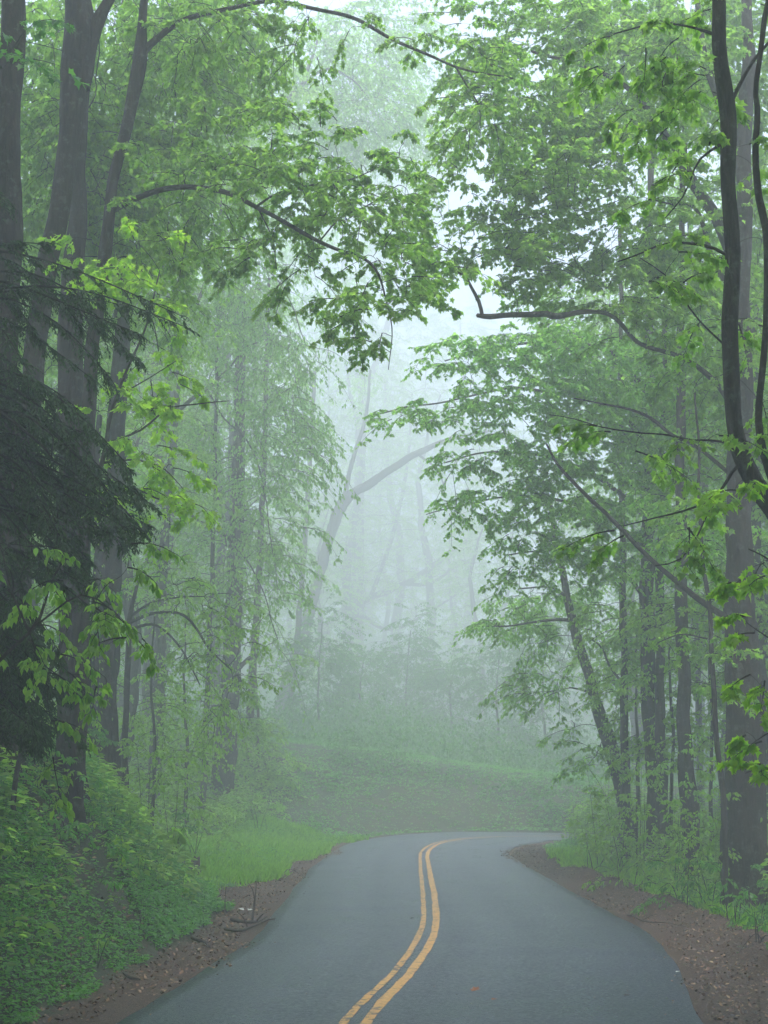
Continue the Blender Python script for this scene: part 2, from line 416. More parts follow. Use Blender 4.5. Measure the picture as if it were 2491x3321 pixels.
# a thin edge of asphalt going down into the soil
lo0 = A[:, :1].copy(); lo0[:, :, 2] = -.06; lo1 = A[:, -1:].copy(); lo1[:, :, 2] = -.06
A = np.concatenate([lo0, A, lo1], 1); C = A.shape[1]
i = (np.arange(S - 1) * C)[:, None] + np.arange(C - 1)[None]
mb.add(A, np.stack([i, i + 1, i + C + 1, i + C], -1).reshape(-1, 4))
road = mb.build('road', M['road'])
la = road.data.attributes.new('lane', 'FLOAT', 'POINT'); la.data.foreach_set('value', np.tile(np.concatenate([[0], ts, [1]]), S).astype(np.float32))
tag(road, 'wet dark asphalt road curving right into the fog', None, None, 'structure')

Cn = RD[:, 1, :2].copy(); kw = np.hanning(13)[1:-1]; kw /= kw.sum()
for ax in (0, 1): Cn[8:-8, ax] = np.convolve(Cn[:, ax], kw, 'same')[8:-8]
Tn = unit(np.gradient(Cn, axis=0)); Nn = np.stack([Tn[:, 1], -Tn[:, 0]], -1)   # to the right
tt = (Cn - RD[:, 0, :2]); frac = np.linalg.norm(tt, axis=1) / np.linalg.norm(RD[:, 2, :2] - RD[:, 0, :2], axis=1)
zc = .02 * (1 - (2 * frac - 1) ** 2) + .004
def line(off, w, mat, seed, label):
    r = np.random.default_rng(seed); mb = MB(); n = len(Cn)
    s = np.arange(n)
    wob = .007 * np.sin(s * .11 + seed) + .004 * np.sin(s * .31 + 2 * seed)
    e0 = .006 * r.standard_normal(n); e1 = .006 * r.standard_normal(n)
    a = Cn + Nn * (off + wob - w / 2 + e0)[:, None]; b = Cn + Nn * (off + wob + w / 2 + e1)[:, None]
    V = np.stack([np.c_[a, zc], np.c_[b, zc]], 1).reshape(-1, 3); k = np.arange(n - 1) * 2
    mb.add(V, np.stack([k, k + 1, k + 3, k + 2], -1)); o = mb.build('centre_line', mat, road, False)
    o['label'] = label; return o
line(-.115, .095, M['paint_worn'], 2, 'worn left one of the double yellow lines')
line(.115, .125, M['paint'], 3, 'solid right one of the double yellow lines')

# ------------------------------------------------------------------ foliage generators
def boughs(mb, roots, dirs, L, leaf, n_tw=8, n_lf=7, shape='maple', droop=.35, tw=.45, mat=0, wmat=1, wood=True, hang=.35, rw=.010):
    """drooping boughs: an arched stem, side twigs in one plane and leaves along them"""
    roots = np.asarray(roots, float); N = len(roots)
    if N == 0: return
    d = unit(dirs); L = np.broadcast_to(L, (N,))
    K = 7; t = np.linspace(0, 1, K)[None, :, None]
    down = np.array([0, 0, -1.])
    lat = unit(np.cross(d, [0, 0, 1.])); bend = rng.uniform(-.2, .2, (N, 1, 1))
    P = roots[:, None] + L[:, None, None] * (t * d[:, None] + droop * rng.uniform(.5, 1.4, (N, 1, 1)) * t ** 2.0 * down + bend * t ** 2 * lat[:, None])
    if wood: mb.tubes(P, rw * (1 - .75 * np.linspace(0, 1, K))[None] * np.ones((N, 1)), 4, wmat)
    # twigs
    s = rng.uniform(.08, 1, (N, n_tw)); s[:, -1] = 1
    idx = s * (K - 1); i0 = np.minimum(idx.astype(int), K - 2); fr = (idx - i0)[..., None]
    ar = np.arange(N)[:, None]
    tp = P[ar, i0] * (1 - fr) + P[ar, i0 + 1] * fr; tg = unit(P[ar, i0 + 1] - P[ar, i0])
    sg = np.where(np.arange(n_tw) % 2 == 0, 1, -1)[None, :, None]
    td = unit(tg * rng.uniform(.35, 1.0, (N, n_tw, 1)) + sg * lat[:, None] * rng.uniform(.5, 1.1, (N, n_tw, 1)) + rng.normal(0, .22, (N, n_tw, 3)) + down * .1)
    tl = tw * L[:, None] * rng.uniform(.5, 1.15, (N, n_tw)) * (1.1 - .45 * s)
    Kt = 4; u = np.linspace(0, 1, Kt)[None, None, :, None]
    Q = tp[:, :, None] + tl[..., None, None] * (u * td[:, :, None] + .28 * u ** 2 * down)
    if wood: mb.tubes(Q.reshape(-1, Kt, 3), (rw * .38 * (1 - .6 * np.linspace(0, 1, Kt)))[None] * np.ones((N * n_tw, 1)), 3, wmat)
    # leaves
    v = rng.uniform(.12, 1.02, (N, n_tw, n_lf)); v[..., -1] = 1
    lp = tp[:, :, None] + tl[..., None, None] * (v[..., None] * td[:, :, None] + .28 * (v ** 2)[..., None] * down)
    ls = unit(np.cross(td, [0, 0, 1.]))[:, :, None] * np.where(np.arange(n_lf) % 2 == 0, 1, -1)[None, None, :, None]
    ax = unit(td[:, :, None] * .7 + ls * rng.uniform(.2, 1.2, v.shape + (1,)) + down * (hang + rng.uniform(-.15, .5, v.shape + (1,))) + rng.normal(0, .25, v.shape + (3,)))
    nr = unit(np.array([0, 0, 1.]) + rng.normal(0, .38, v.shape + (3,)))
    sz = leaf * rng.uniform(.55, 1.15, v.shape)
    lp = lp + ax * (sz * .35)[..., None] * .5
    leaves(mb, lp.reshape(-1, 3), ax.reshape(-1, 3), nr.reshape(-1, 3), sz.ravel(), shape, mat=mat)

def connectors(mb, roots, skel, r0=.012, wmat=1, frac=1.0):
    """thin curved branches: each bough is joined to the nearest point of the limbs or of the branches already laid"""
    roots = np.asarray(roots, float)
    if len(roots) == 0 or len(skel) == 0: return
    near = np.array([((skel - q) ** 2).sum(1).min() for q in roots]); order = near.argsort()
    net = np.zeros((len(skel) + 8 * len(roots), 3)); dep = np.zeros(len(net)); net[:len(skel)] = skel; m = len(skel)
    t = np.linspace(0, 1, 9)[:, None]; PP = []; RR = []
    for q in roots[order]:
        v = q - net[:m]; dh = (v ** 2).sum(1) * (1 + 1.2 * (v[:, 2] < -.1)) + .05 * dep[:m]
        j = int(dh.argmin()); a = net[j]; dist = math.sqrt((v[j] ** 2).sum())
        if dist < .03: continue
        P = a * (1 - t) + q * t + np.sin(t * np.pi) * (np.array([0, 0, .13 * dist]) + rng.normal(0, .06, 3) * dist) + np.sin(t * 2 * np.pi) * rng.normal(0, .05, 3) * dist
        k = 1.0 / (1 + .25 * dep[j]); rr = r0 * (.7 + .3 * min(dist, 3)) * k * (1 - .45 * t[:, 0])
        PP.append(P); RR.append(rr); net[m:m + 8] = P[1:]; dep[m:m + 8] = dep[j] + 1; m += 8
    if PP: mb.tubes(np.array(PP), np.array(RR), 5, wmat)

def ell_points(x, y, Y, rx, ry, rd, n):
    p = unit(rng.normal(size=(n, 3))) * (rng.random((n, 1)) ** (1 / 2.4))
    c = at(x, y, Y); m = mpp(Y)
    return c + p * np.array([rx * m, rd, ry * m]), c, p

FARK = [1.3]
def far(Y): return Y if Y < 36 else 36 + (Y - 36) * FARK[0]
def resolve(line_, dY=0):
    """[(x,y,w[,Y])...] -> world points and radii"""
    P, R = [], []
    Yc = far(line_[0][3])
    for q in line_:
        if len(q) > 3: Yc = far(q[3])
        P.append(at(q[0], q[1], Yc)); R.append(q[2] * mpp(Yc) / 2)
    return np.array(P), np.array(R)

def limb_curve(P, R, dens=.18, wig=.012, seed=0):
    L = np.linalg.norm(np.diff(P, axis=0), axis=1).sum(); n = max(8, int(L / dens))
    c = catmull(np.c_[P, R], n); Q = c[:, :3]; r = np.random.default_rng(seed)
    s = np.linspace(0, L, n)
    for ax in range(3): Q[:, ax] += wig * (np.sin(s * 1.9 + r.uniform(0, 6)) + .6 * np.sin(s * 4.3 + r.uniform(0, 6))) * np.minimum(1, s / .5)
    return Q, np.maximum(c[:, 3], .003)

used = [0]
DENS = 2.4
def tree(name, label, cat, trunk, limbs=(), crown=(), bark='bark_grey', leafm='leaf_mid', leaf=.10, dens=5.0, L=.85, droop=.35,
         shape='maple', group=None, n_tw=8, n_lf=7, base_z=None, crown_name='crown', hang=.35, flare=.35, ivy=0, up=0.0, conn=.012, tw=.45, sides=16):
    used[0] += 1; seed = used[0] * 13
    k_ = far(trunk[0][3]) / trunk[0][3]; leaf *= k_; L *= k_; dens *= DENS / k_ ** 2; conn *= k_
    P, R = resolve(trunk)
    gx_, gy_ = P[0, 0], P[0, 1]; gz = h1(gx_, gy_)
    if P[0, 2] > gz - .1:
        P = np.vstack([[gx_ - (P[1, 0] - P[0, 0]) * .05, gy_, gz - .25], P]); R = np.concatenate([[R[0] * 1.05], R])
    P[0, 2] = min(P[0, 2], gz - .25)
    root = empty(name, (P[0, 0], P[0, 1], gz)); tag(root, label, cat, group)
    o3 = np.array([P[0, 0], P[0, 1], gz])
    Q, r = limb_curve(P, R, .15, .02, seed)
    mb = MB(); mb.trunk(Q, r, sides, rough=.06, seed=seed, flare=flare)
    mb.build('trunk', M[bark], root, origin=o3)
    skel = [Q[Q[:, 2] > Q[0, 2] + 1.5]]
    for lb in limbs:
        p_, r_ = resolve(lb); q_, rr_ = limb_curve(p_, r_, .12, .016, seed + len(skel)); seed += 1
        # sink the root of the limb into the trunk
        mb = MB(); mb.trunk(q_, rr_, 8, rough=.05, seed=seed); mb.build('branch', M[bark], root, origin=o3); skel.append(q_)
    skel = np.concatenate(skel)
    if len(crown):
        mb = MB(); allr = []
        for c in crown:
            x, y, Y, rx, ry = c[:5]; Y = far(Y); rd = c[5] if len(c) > 5 else 1.2; dm = c[6] if len(c) > 6 else 1.0
            m = mpp(Y); n = max(2, int(math.pi * rx * ry * m * m * dens * dm * (.6 + .4 * rd)))
            pts, cen, p = ell_points(x, y, Y, rx, ry, rd, n)
            ax = np.array([P[-1, 0] if len(skel) == 0 else 0, 0, 0])
            j = ((pts[:, None] - skel[None, ::4]) ** 2).sum(-1).argmin(1)
            out = pts - skel[::4][j]; out[:, 2] *= .3
            d = unit(unit(out) + .55 * unit(p * np.array([1, 1, .2])) + rng.normal(0, .35, (n, 3)) * np.array([1, 1, .35]) + np.array([0, 0, .05 + up]))
            allr.append(pts)
            boughs(mb, pts, d, L * rng.uniform(.6, 1.25, n), leaf, n_tw, n_lf, shape, droop, hang=hang, tw=tw, rw=.007 + .003 * L)
        allr = np.concatenate(allr)
        connectors(mb, allr, skel, conn)
        mb.build(crown_name, [M[leafm], M['bark_dark']], root, origin=o3)
    if ivy:
        mb = MB(); k = rng.integers(0, len(Q), ivy); th = rng.uniform(0, 6.28, ivy)
        z = Q[k, 2] - gz; keep = rng.random(ivy) < np.clip(1.2 - z / 9, .15, 1); k, th = k[keep], th[keep]
        o = np.stack([np.cos(th), np.sin(th), np.zeros_like(th)], -1)
        pp = Q[k] + o * (r[k, None] + .03 + .08 * rng.random((len(k), 1)))
        leaves(mb, pp, o * .4 + rng.normal(0, .3, (len(k), 3)) + [0, 0, -.8], o + rng.normal(0, .3, (len(k), 3)), .09 * rng.uniform(.6, 1.3, len(k)), 'oval')
        mb.build('ivy', [M['leaf_mid']], root, origin=o3)
    return root

# ================================================================== TREES, LEFT SIDE
tree('broadleaf_tree', 'thick dark trunk cut by the left edge of the photo, leftmost of all', 'tree',
     [(-52, 1700, 74, 18.5), (-28, 1250, 68), (2, 900, 64), (16, 500, 60), (24, 100, 56), (30, -250, 52), (34, -700, 46), (40, -1300, 34)],
     limbs=[[(40, -900, 24, 18.5), (150, -1200, 18), (300, -1400, 10)], [(30, -600, 20, 18.5), (-150, -800, 16), (-300, -850, 8)]],
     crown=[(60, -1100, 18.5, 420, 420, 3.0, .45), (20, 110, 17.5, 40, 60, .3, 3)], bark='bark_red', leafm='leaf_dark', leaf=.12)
tree('broadleaf_tree', 'lichen spotted trunk forking near the top, second from the left edge', 'tree',
     [(15, 1500, 74, 21), (32, 1200, 62), (50, 984, 54), (90, 653, 46), (118, 502, 48), (142, 351, 48), (160, 200, 60), (170, 60, 68), (160, -100, 50), (150, -500, 44), (140, -1200, 30)],
     limbs=[[(176, 190, 40, 21), (196, 90, 40), (222, 20, 26), (245, -15, 20), (280, -80, 17), (330, -300, 13), (400, -600, 7)]],
     crown=[(150, -1000, 21, 420, 380, 3.0, .4), (90, 250, 27, 110, 260, 2, 1.2), (210, 330, 27, 110, 300, 2, 1.2)], bark='bark_red', leafm='leaf_mid', leaf=.115, sides=22)
tree('broadleaf_tree', 'straight trunk rising behind the lichen spotted fork', 'tree',
     [(156, 1500, 60, 23), (153, 1200, 58), (152, 900, 56), (157, 602, 50), (166, 480, 42), (174, 300, 34), (182, 100, 30), (190, -300, 26), (200, -900, 18)],
     crown=[(200, -600, 23, 260, 300, 2.5, .4), (380, 120, 27, 170, 170, 2, 1.3), (300, 420, 28, 150, 190, 2, 1.2), (440, 60, 28, 150, 90, 2, 1.2), (70, 60, 28, 90, 130, 2, 1.3), (230, 40, 29, 130, 100, 2, 1)], bark='bark_red', leaf=.11)

# the leaning tree with the two long arching limbs
tree('maple_tree', 'leaning slender maple whose two long limbs arch over the road', 'tree',
     [(176, 1400, 36, 22), (184, 1100, 32), (192, 900, 31), (206, 703, 30), (218, 602, 33), (238, 452, 27), (256, 351, 26), (284, 220, 29), (300, 130, 33), (312, 30, 20), (322, -150, 18), (330, -500, 12)],
     limbs=[[(246, 452, 17, 22), (290, 430, 14), (350, 412, 13), (430, 405, 12), (490, 415, 11.5, 21.5), (560, 448, 10.5, 21), (640, 500, 9.5, 20.7), (720, 535, 8, 20.4), (790, 560, 6.5, 20), (822, 592, 5.5, 19.8), (836, 650, 3.5), (845, 720, 2.5), (838, 800, 1.6)],
            [(312, 108, 20, 22), (340, 82, 16), (372, 56, 14), (420, 34, 12.5), (480, 20, 11), (600, 6, 10), (700, 22, 9), (780, 45, 8.5), (860, 90, 7.5), (930, 125, 6.5), (1010, 152, 5), (1110, 170, 3)],
            [(555, 445, 6, 21), (600, 420, 5), (680, 395, 4), (760, 385, 3), (860, 340, 2)],
            [(690, 522, 4, 20.5), (740, 470, 3.5), (800, 440, 3), (860, 400, 2)],
            [(985, 145, 5, 22), (1010, 190, 4), (1035, 230, 3), (1040, 290, 2)],
            [(560, 455, 3, 21), (590, 520, 2.6), (600, 580, 2)], [(230, 560, 6, 22), (290, 640, 4), (330, 700, 3), (350, 780, 2)]],
     crown=[(420, 350, 22, 150, 55, 1), (600, 370, 21, 170, 65, 1), (760, 450, 20.5, 140, 80, .9), (850, 560, 20, 110, 80, .8), (560, 530, 21, 90, 45, .7), (640, 580, 20.5, 60, 45, .6),
            (800, 665, 19.8, 70, 75, .5), (745, 660, 19.8, 45, 60, .4), (880, 640, 20, 50, 50, .5), (815, 740, 19.8, 30, 35, .3), (680, 290, 21.5, 110, 50, 1, .8), (760, 350, 21, 80, 50, .8), (330, 500, 22, 90, 70, .8),
            (440, 80, 22.5, 130, 70, 1), (580, 40, 22, 110, 50, .8), (640, 105, 21.5, 60, 30, .5), (770, 60, 22, 60, 26, .5, .8), (935, 95, 22, 60, 30, .6, .8), (1010, 220, 22, 80, 60, .9), (1030, 90, 22, 80, 50, .8), (1090, 220, 22, 80, 60, .8), (500, 280, 22, 130, 60, 1, .8), (430, 470, 22, 110, 50, 1, .7), (860, 430, 20.5, 90, 60, .8, .8), (900, 340, 21, 60, 40, .7, .7), (660, 440, 21, 110, 60, .9, .7), (940, 600, 20.5, 50, 60, .6, .6)],
     bark='bark_red', leafm='leaf_mid', leaf=.092, dens=7.2, L=.6, n_tw=10, n_lf=8, droop=.45, conn=.007, tw=.5)
tree('hickory_tree', 'dark drooping spray of pointed leaves hanging in from the top edge', 'tree',
     [(560, -1400, 40, 13.5), (540, -700, 24), (520, -300, 14), (505, -60, 6)],
     crown=[(500, 40, 13.5, 45, 55, .3, 4.2), (560, 10, 13.5, 60, 30, .3, 4)], bark='bark_grey', leafm='leaf_dark', leaf=.095, shape='oval', L=.35, droop=.8, hang=1.3, conn=.004) if 0 else None

# bright young maple in front of the hemlock's right side
tree('young_maple', 'young maple with glowing yellow-green leaves beside the leaning trunk', 'tree',
     [(40, 1640, 10, 19.5), (150, 1330, 9), (222, 1000, 10), (240, 900, 8), (275, 790, 6), (320, 690, 4), (345, 590, 2.5)],
     limbs=[[(226, 960, 6, 19.5), (300, 930, 5), (360, 880, 4), (430, 870, 3), (495, 868, 2)], [(214, 1120, 7, 19.5), (280, 1060, 5), (340, 1080, 4), (420, 1100, 2.5)],
            [(222, 1000, 6, 19.5), (290, 990, 4), (350, 1010, 3), (400, 1060, 2)], [(250, 860, 4, 19.5), (310, 820, 3), (380, 780, 2)]],
     crown=[(310, 660, 19.5, 80, 60, .8), (270, 570, 20, 110, 80, .8, .7), (340, 790, 19.5, 70, 60, .8, .8), (300, 890, 19.5, 90, 50, .8), (400, 880, 19.5, 90, 25, .6, 1.3), (310, 990, 19.5, 90, 55, .8), (360, 1070, 19.5, 80, 40, .7), (250, 1080, 19.5, 60, 50, .8)],
     leafm='leaf_bright', leaf=.105, dens=6.2, L=.55, droop=.3, conn=.006)
tree('young_maple', 'leafy yellow-green bush maple under the dark hemlock at the left edge', 'tree',
     [(-220, 1750, 12, 12.4), (-60, 1500, 9), (80, 1350, 7), (110, 1250, 5), (150, 1190, 3)],
     limbs=[[(80, 1350, 5, 12.4), (170, 1290, 4), (240, 1320, 3), (310, 1400, 2)], [(75, 1400, 5, 12.4), (30, 1280, 4), (10, 1190, 2.5)]],
     crown=[(35, 1170, 12.4, 60, 30, .6), (60, 1270, 12.4, 100, 50, .7), (190, 1260, 12.4, 80, 60, .6), (240, 1340, 12.4, 55, 30, .5), (290, 1390, 12.4, 35, 22, .4), (60, 1390, 12.8, 90, 60, .6), (160, 1480, 12.8, 80, 60, .6, .7), (120, 1600, 13, 70, 60, .6, .6), (250, 1200, 12.4, 45, 50, .5)],
     leafm='leaf_mid', leaf=.085, dens=10, L=.36, droop=.55, conn=.005, shape='oval', hang=.8)

# drooping, small leaved tree standing in the fog on the left
FARK[0] = 3.0
tree('weeping_tree', 'misty tree with hanging small-leaved twigs left of the foggy gap', 'tree',
     [(330, 1740, 30, 41), (342, 1500, 26), (350, 1250, 22), (362, 1080, 18), (372, 980, 16), (381, 880, 15), (388, 790, 12), (412, 700, 9), (445, 600, 7), (480, 500, 5)],
     limbs=[[(382, 890, 9, 41), (410, 868, 9), (440, 845, 8), (490, 800, 6), (525, 755, 4), (560, 740, 3)], [(376, 985, 7, 41), (420, 985, 6), (450, 1030, 5), (475, 1090, 4), (490, 1180, 3)],
            [(388, 800, 7, 41), (384, 700, 5), (380, 620, 4)], [(450, 845, 5, 41), (480, 900, 4), (540, 960, 4), (570, 1060, 3), (590, 1200, 2)],
            [(362, 1080, 8, 41), (420, 1120, 6), (500, 1170, 5), (560, 1260, 3), (600, 1380, 2)], [(470, 560, 5, 41), (540, 560, 4), (610, 620, 3), (660, 740, 2)]],
     crown=[(560, 640, 41, 110, 90, 3), (470, 560, 41, 110, 90, 3), (610, 750, 41, 90, 90, 2.5), (560, 880, 41, 110, 90, 2.5), (640, 900, 41, 50, 90, 1.5), (450, 720, 41, 90, 90, 2.5, .8), (560, 1010, 41, 90, 70, 2), (640, 985, 41, 45, 40, 1),
            (540, 1120, 41, 90, 70, 2), (610, 1200, 41, 60, 60, 1.5), (480, 1180, 41, 80, 90, 2, .7), (570, 1300, 41, 50, 60, 1), (590, 1390, 41, 22, 45, .6), (430, 960, 41, 70, 90, 2, .7), (520, 480, 41, 110, 60, 2, .7), (650, 1130, 41, 30, 40, .8, .7)],
     leafm='leaf_cool', leaf=.115, dens=2.6, L=1.25, droop=.75, shape='kite', hang=1.1, n_tw=9, n_lf=8, conn=.008)
FARK[0] = 2.6
tree('understory_tree', 'low misty tree with layered pale sprays below the weeping twigs', 'tree',
     [(268, 1760, 16, 33), (272, 1550, 13), (276, 1400, 12), (282, 1335, 10), (300, 1250, 6)],
     limbs=[[(280, 1345, 9, 33), (340, 1322, 7), (400, 1330, 6), (450, 1400, 4), (500, 1450, 2.5)], [(280, 1360, 7, 33), (340, 1350, 5), (390, 1400, 4), (430, 1480, 3)], [(284, 1330, 7, 33), (330, 1300, 5), (380, 1290, 4), (440, 1290, 2.5)]],
     crown=[(380, 1240, 33, 90, 35, 1.5, .8), (430, 1310, 33, 80, 40, 1.5), (480, 1380, 33, 60, 45, 1.2), (520, 1460, 33, 35, 45, .8), (390, 1420, 33, 60, 50, 1, .5), (460, 1530, 34, 70, 60, 1.2, .7), (350, 1180, 34, 60, 50, 1.2, .6)],
     leafm='leaf_mid', leaf=.11, dens=4.4, L=.8, droop=.5, shape='kite', hang=.6)

# plain forest trunks on the left
tree('broadleaf_tree', 'stout brown trunk standing behind the green bank on the left', 'tree',
     [(236, 1770, 66, 31), (230, 1600, 56), (229, 1472, 52), (238, 1300, 48), (250, 1000, 42), (262, 700, 34), (266, 450, 26), (275, 0, 20), (280, -400, 12)],
     crown=[(300, 300, 32, 230, 300, 4, .7), (180, 700, 33, 140, 200, 3, .7), (100, 500, 33, 150, 300, 3, .7), (330, 600, 33, 150, 140, 3, .8)], bark='bark_red', leafm='leaf_mid', leaf=.13, dens=3.2, L=1.1, shape='kite', ivy=150)
tree('broadleaf_tree', 'ivy covered narrow trunk left of the stout brown one', 'tree',
     [(204, 1760, 24, 30), (198, 1600, 20), (203, 1420, 18), (210, 1200, 16), (214, 900, 12)],
     crown=[(210, 1350, 30, 60, 80, 1, .5), (200, 1620, 29, 50, 80, .8, .8)], leafm='leaf_dark', leaf=.12, dens=4, L=.7, shape='kite', ivy=500)
tree('broadleaf_tree', 'thin straight trunk left of the thick pair in the mist', 'tree',
     [(437, 1775, 16, 42), (444, 1600, 13), (450, 1450, 11), (462, 1100, 9), (470, 700, 7), (480, 300, 5)],
     crown=[(400, 330, 43, 180, 160, 3, .7), (420, 1480, 42, 90, 60, 2, .5)], leafm='leaf_mid', leaf=.15, dens=2.4, L=1.3, shape='kite')
tree('broadleaf_tree', 'thick trunk wearing green shoots, nearest the grassy verge on the left', 'tree',
     [(482, 1822, 40, 44), (481, 1700, 50), (490, 1580, 44), (498, 1472, 42), (505, 1300, 36), (515, 1000, 28), (520, 600, 20), (525, 200, 12)],
     limbs=[[(500, 1460, 12, 44), (540, 1420, 8), (580, 1400, 5)]],
     crown=[(510, 1560, 43, 40, 40, 1, 1.6), (545, 1500, 43, 50, 40, 1, .8), (560, 1580, 43, 40, 25, 1, .8), (500, 1330, 44, 90, 60, 2, .5), (490, 200, 45, 200, 200, 4, .4)], bark='bark_red', leafm='leaf_mid', leaf=.15, dens=2.6, L=1.0, shape='kite', ivy=350)
tree('broadleaf_tree', 'slightly tilted trunk just right of the thick one with green shoots', 'tree',
     [(514, 1790, 28, 47), (520, 1700, 23), (531, 1630, 22), (541, 1522, 18), (556, 1300, 15), (570, 1000, 12), (580, 600, 8)],
     crown=[(560, 1650, 46, 50, 40, 1.5, .9), (590, 1450, 47, 60, 50, 2, .5)], bark='bark_red', leaf=.15, dens=2.4, L=1.0, shape='kite', ivy=400)
FARK[0] = 3.4
tree('broadleaf_tree', 'pale leaning trunk that bends over the road deep in the fog', 'tree',
     [(588, 1735, 34, 66), (597, 1600, 29), (612, 1500, 25), (652, 1380, 24), (690, 1240, 23), (715, 1150, 23), (742, 1085, 25), (772, 1060, 20), (800, 1044, 19), (850, 1010, 16), (900, 980, 14), (970, 950, 9), (1060, 930, 5)],
     limbs=[[(742, 1085, 12, 66), (760, 1000, 10), (790, 900, 8), (800, 800, 5)], [(900, 980, 6, 66), (940, 1010, 4), (960, 1050, 3)]],
     crown=[(620, 1620, 65, 60, 60, 2, .6), (760, 850, 68, 60, 60, 3, .3), (680, 1400, 66, 60, 60, 2, .35)], leafm='leaf_cool', leaf=.18, dens=1.6, L=1.4, shape='kite', ivy=300)
tree('broadleaf_tree', 'foggy trunk right beside the foot of the leaning one', 'tree',
     [(610, 1722, 22, 60), (617, 1620, 18), (628, 1520, 15), (640, 1400, 13), (660, 1150, 11), (680, 800, 8)],
     crown=[(640, 1560, 60, 50, 50, 2, .6), (680, 600, 62, 90, 150, 3, .4)], leafm='leaf_cool', leaf=.2, dens=1.6, L=1.5, shape='kite')
FARK[0] = 3.2
tree('broadleaf_tree', 'faint upright trunk, the first in the middle of the fog', 'tree',
     [(765, 1700, 30, 88), (772, 1400, 26), (775, 1100, 23), (783, 850, 19), (760, 760, 22), (745, 600, 14), (735, 400, 8)],
     limbs=[[(783, 860, 14, 88), (820, 760, 16), (850, 640, 10), (860, 500, 6)]],
     crown=[(760, 480, 88, 170, 150, 4, .5), (850, 300, 88, 150, 150, 4, .5), (720, 700, 88, 80, 80, 3, .4)], leafm='leaf_cool', leaf=.24, dens=1.3, L=1.8, shape='kite')
FARK[0] = 4.2
tree('broadleaf_tree', 'faint fog-bound tree with long limbs fanning up to the right', 'tree',
     [(690, 1620, 26, 76), (700, 1400, 22), (712, 1345, 20), (750, 1315, 17), (795, 1294, 14), (880, 1258, 13), (930, 1225, 11), (975, 1195, 10), (1020, 1160, 8), (1062, 1135, 5), (1110, 1100, 3)],
     limbs=[[(870, 1262, 9, 76), (930, 1260, 7), (985, 1225, 5), (1050, 1200, 3)], [(800, 1292, 10, 76), (850, 1150, 9), (880, 1000, 7), (890, 850, 4)], [(760, 1312, 9, 76), (840, 1360, 7), (930, 1320, 5), (1020, 1260, 3)]],
     crown=[(1080, 1120, 76, 70, 40, 2, .4), (890, 820, 76, 60, 60, 3, .3)], leafm='leaf_cool', leaf=.2, dens=1.4, L=1.5, shape='kite')
FARK[0] = 3.2
tree('broadleaf_tree', 'foggy tree with crooked limbs reaching right below the top edge', 'tree',
     [(318, 1760, 34, 46), (325, 1400, 30), (335, 900, 26), (350, 500, 22), (375, 350, 20), (390, 200, 14), (395, 0, 9)],
     limbs=[[(365, 400, 18, 46), (400, 325, 17), (430, 300, 16), (480, 282, 16), (540, 264, 15), (600, 243, 14), (622, 215, 11), (655, 178, 10), (668, 140, 8), (680, 110, 6), (690, 70, 4)],
            [(655, 180, 7, 46), (690, 156, 6), (725, 152, 5), (770, 180, 4), (800, 215, 2.5)], [(540, 266, 8, 46), (562, 220, 7), (580, 170, 6), (600, 120, 4), (640, 90, 3)], [(600, 245, 6, 46), (590, 310, 5), (570, 380, 3)]],
     crown=[(640, 110, 46, 130, 60, 3), (760, 150, 46, 110, 80, 3), (800, 250, 46, 90, 60, 2.5), (690, 290, 47, 120, 60, 3, .8), (520, 180, 47, 90, 100, 3, .8), (840, 60, 47, 100, 70, 3), (560, 360, 47, 120, 50, 3, .7), (720, 210, 47, 150, 80, 3, .8), (880, 230, 48, 80, 80, 3, .7), (840, 140, 48, 90, 60, 3, .8), (760, 30, 47, 90, 50, 3), (880, 330, 48, 70, 60, 3, .6)],
     leafm='leaf_cool', leaf=.15, dens=2.4, L=1.2, droop=.4, shape='kite', conn=.01)

FARK[0] = 1.3
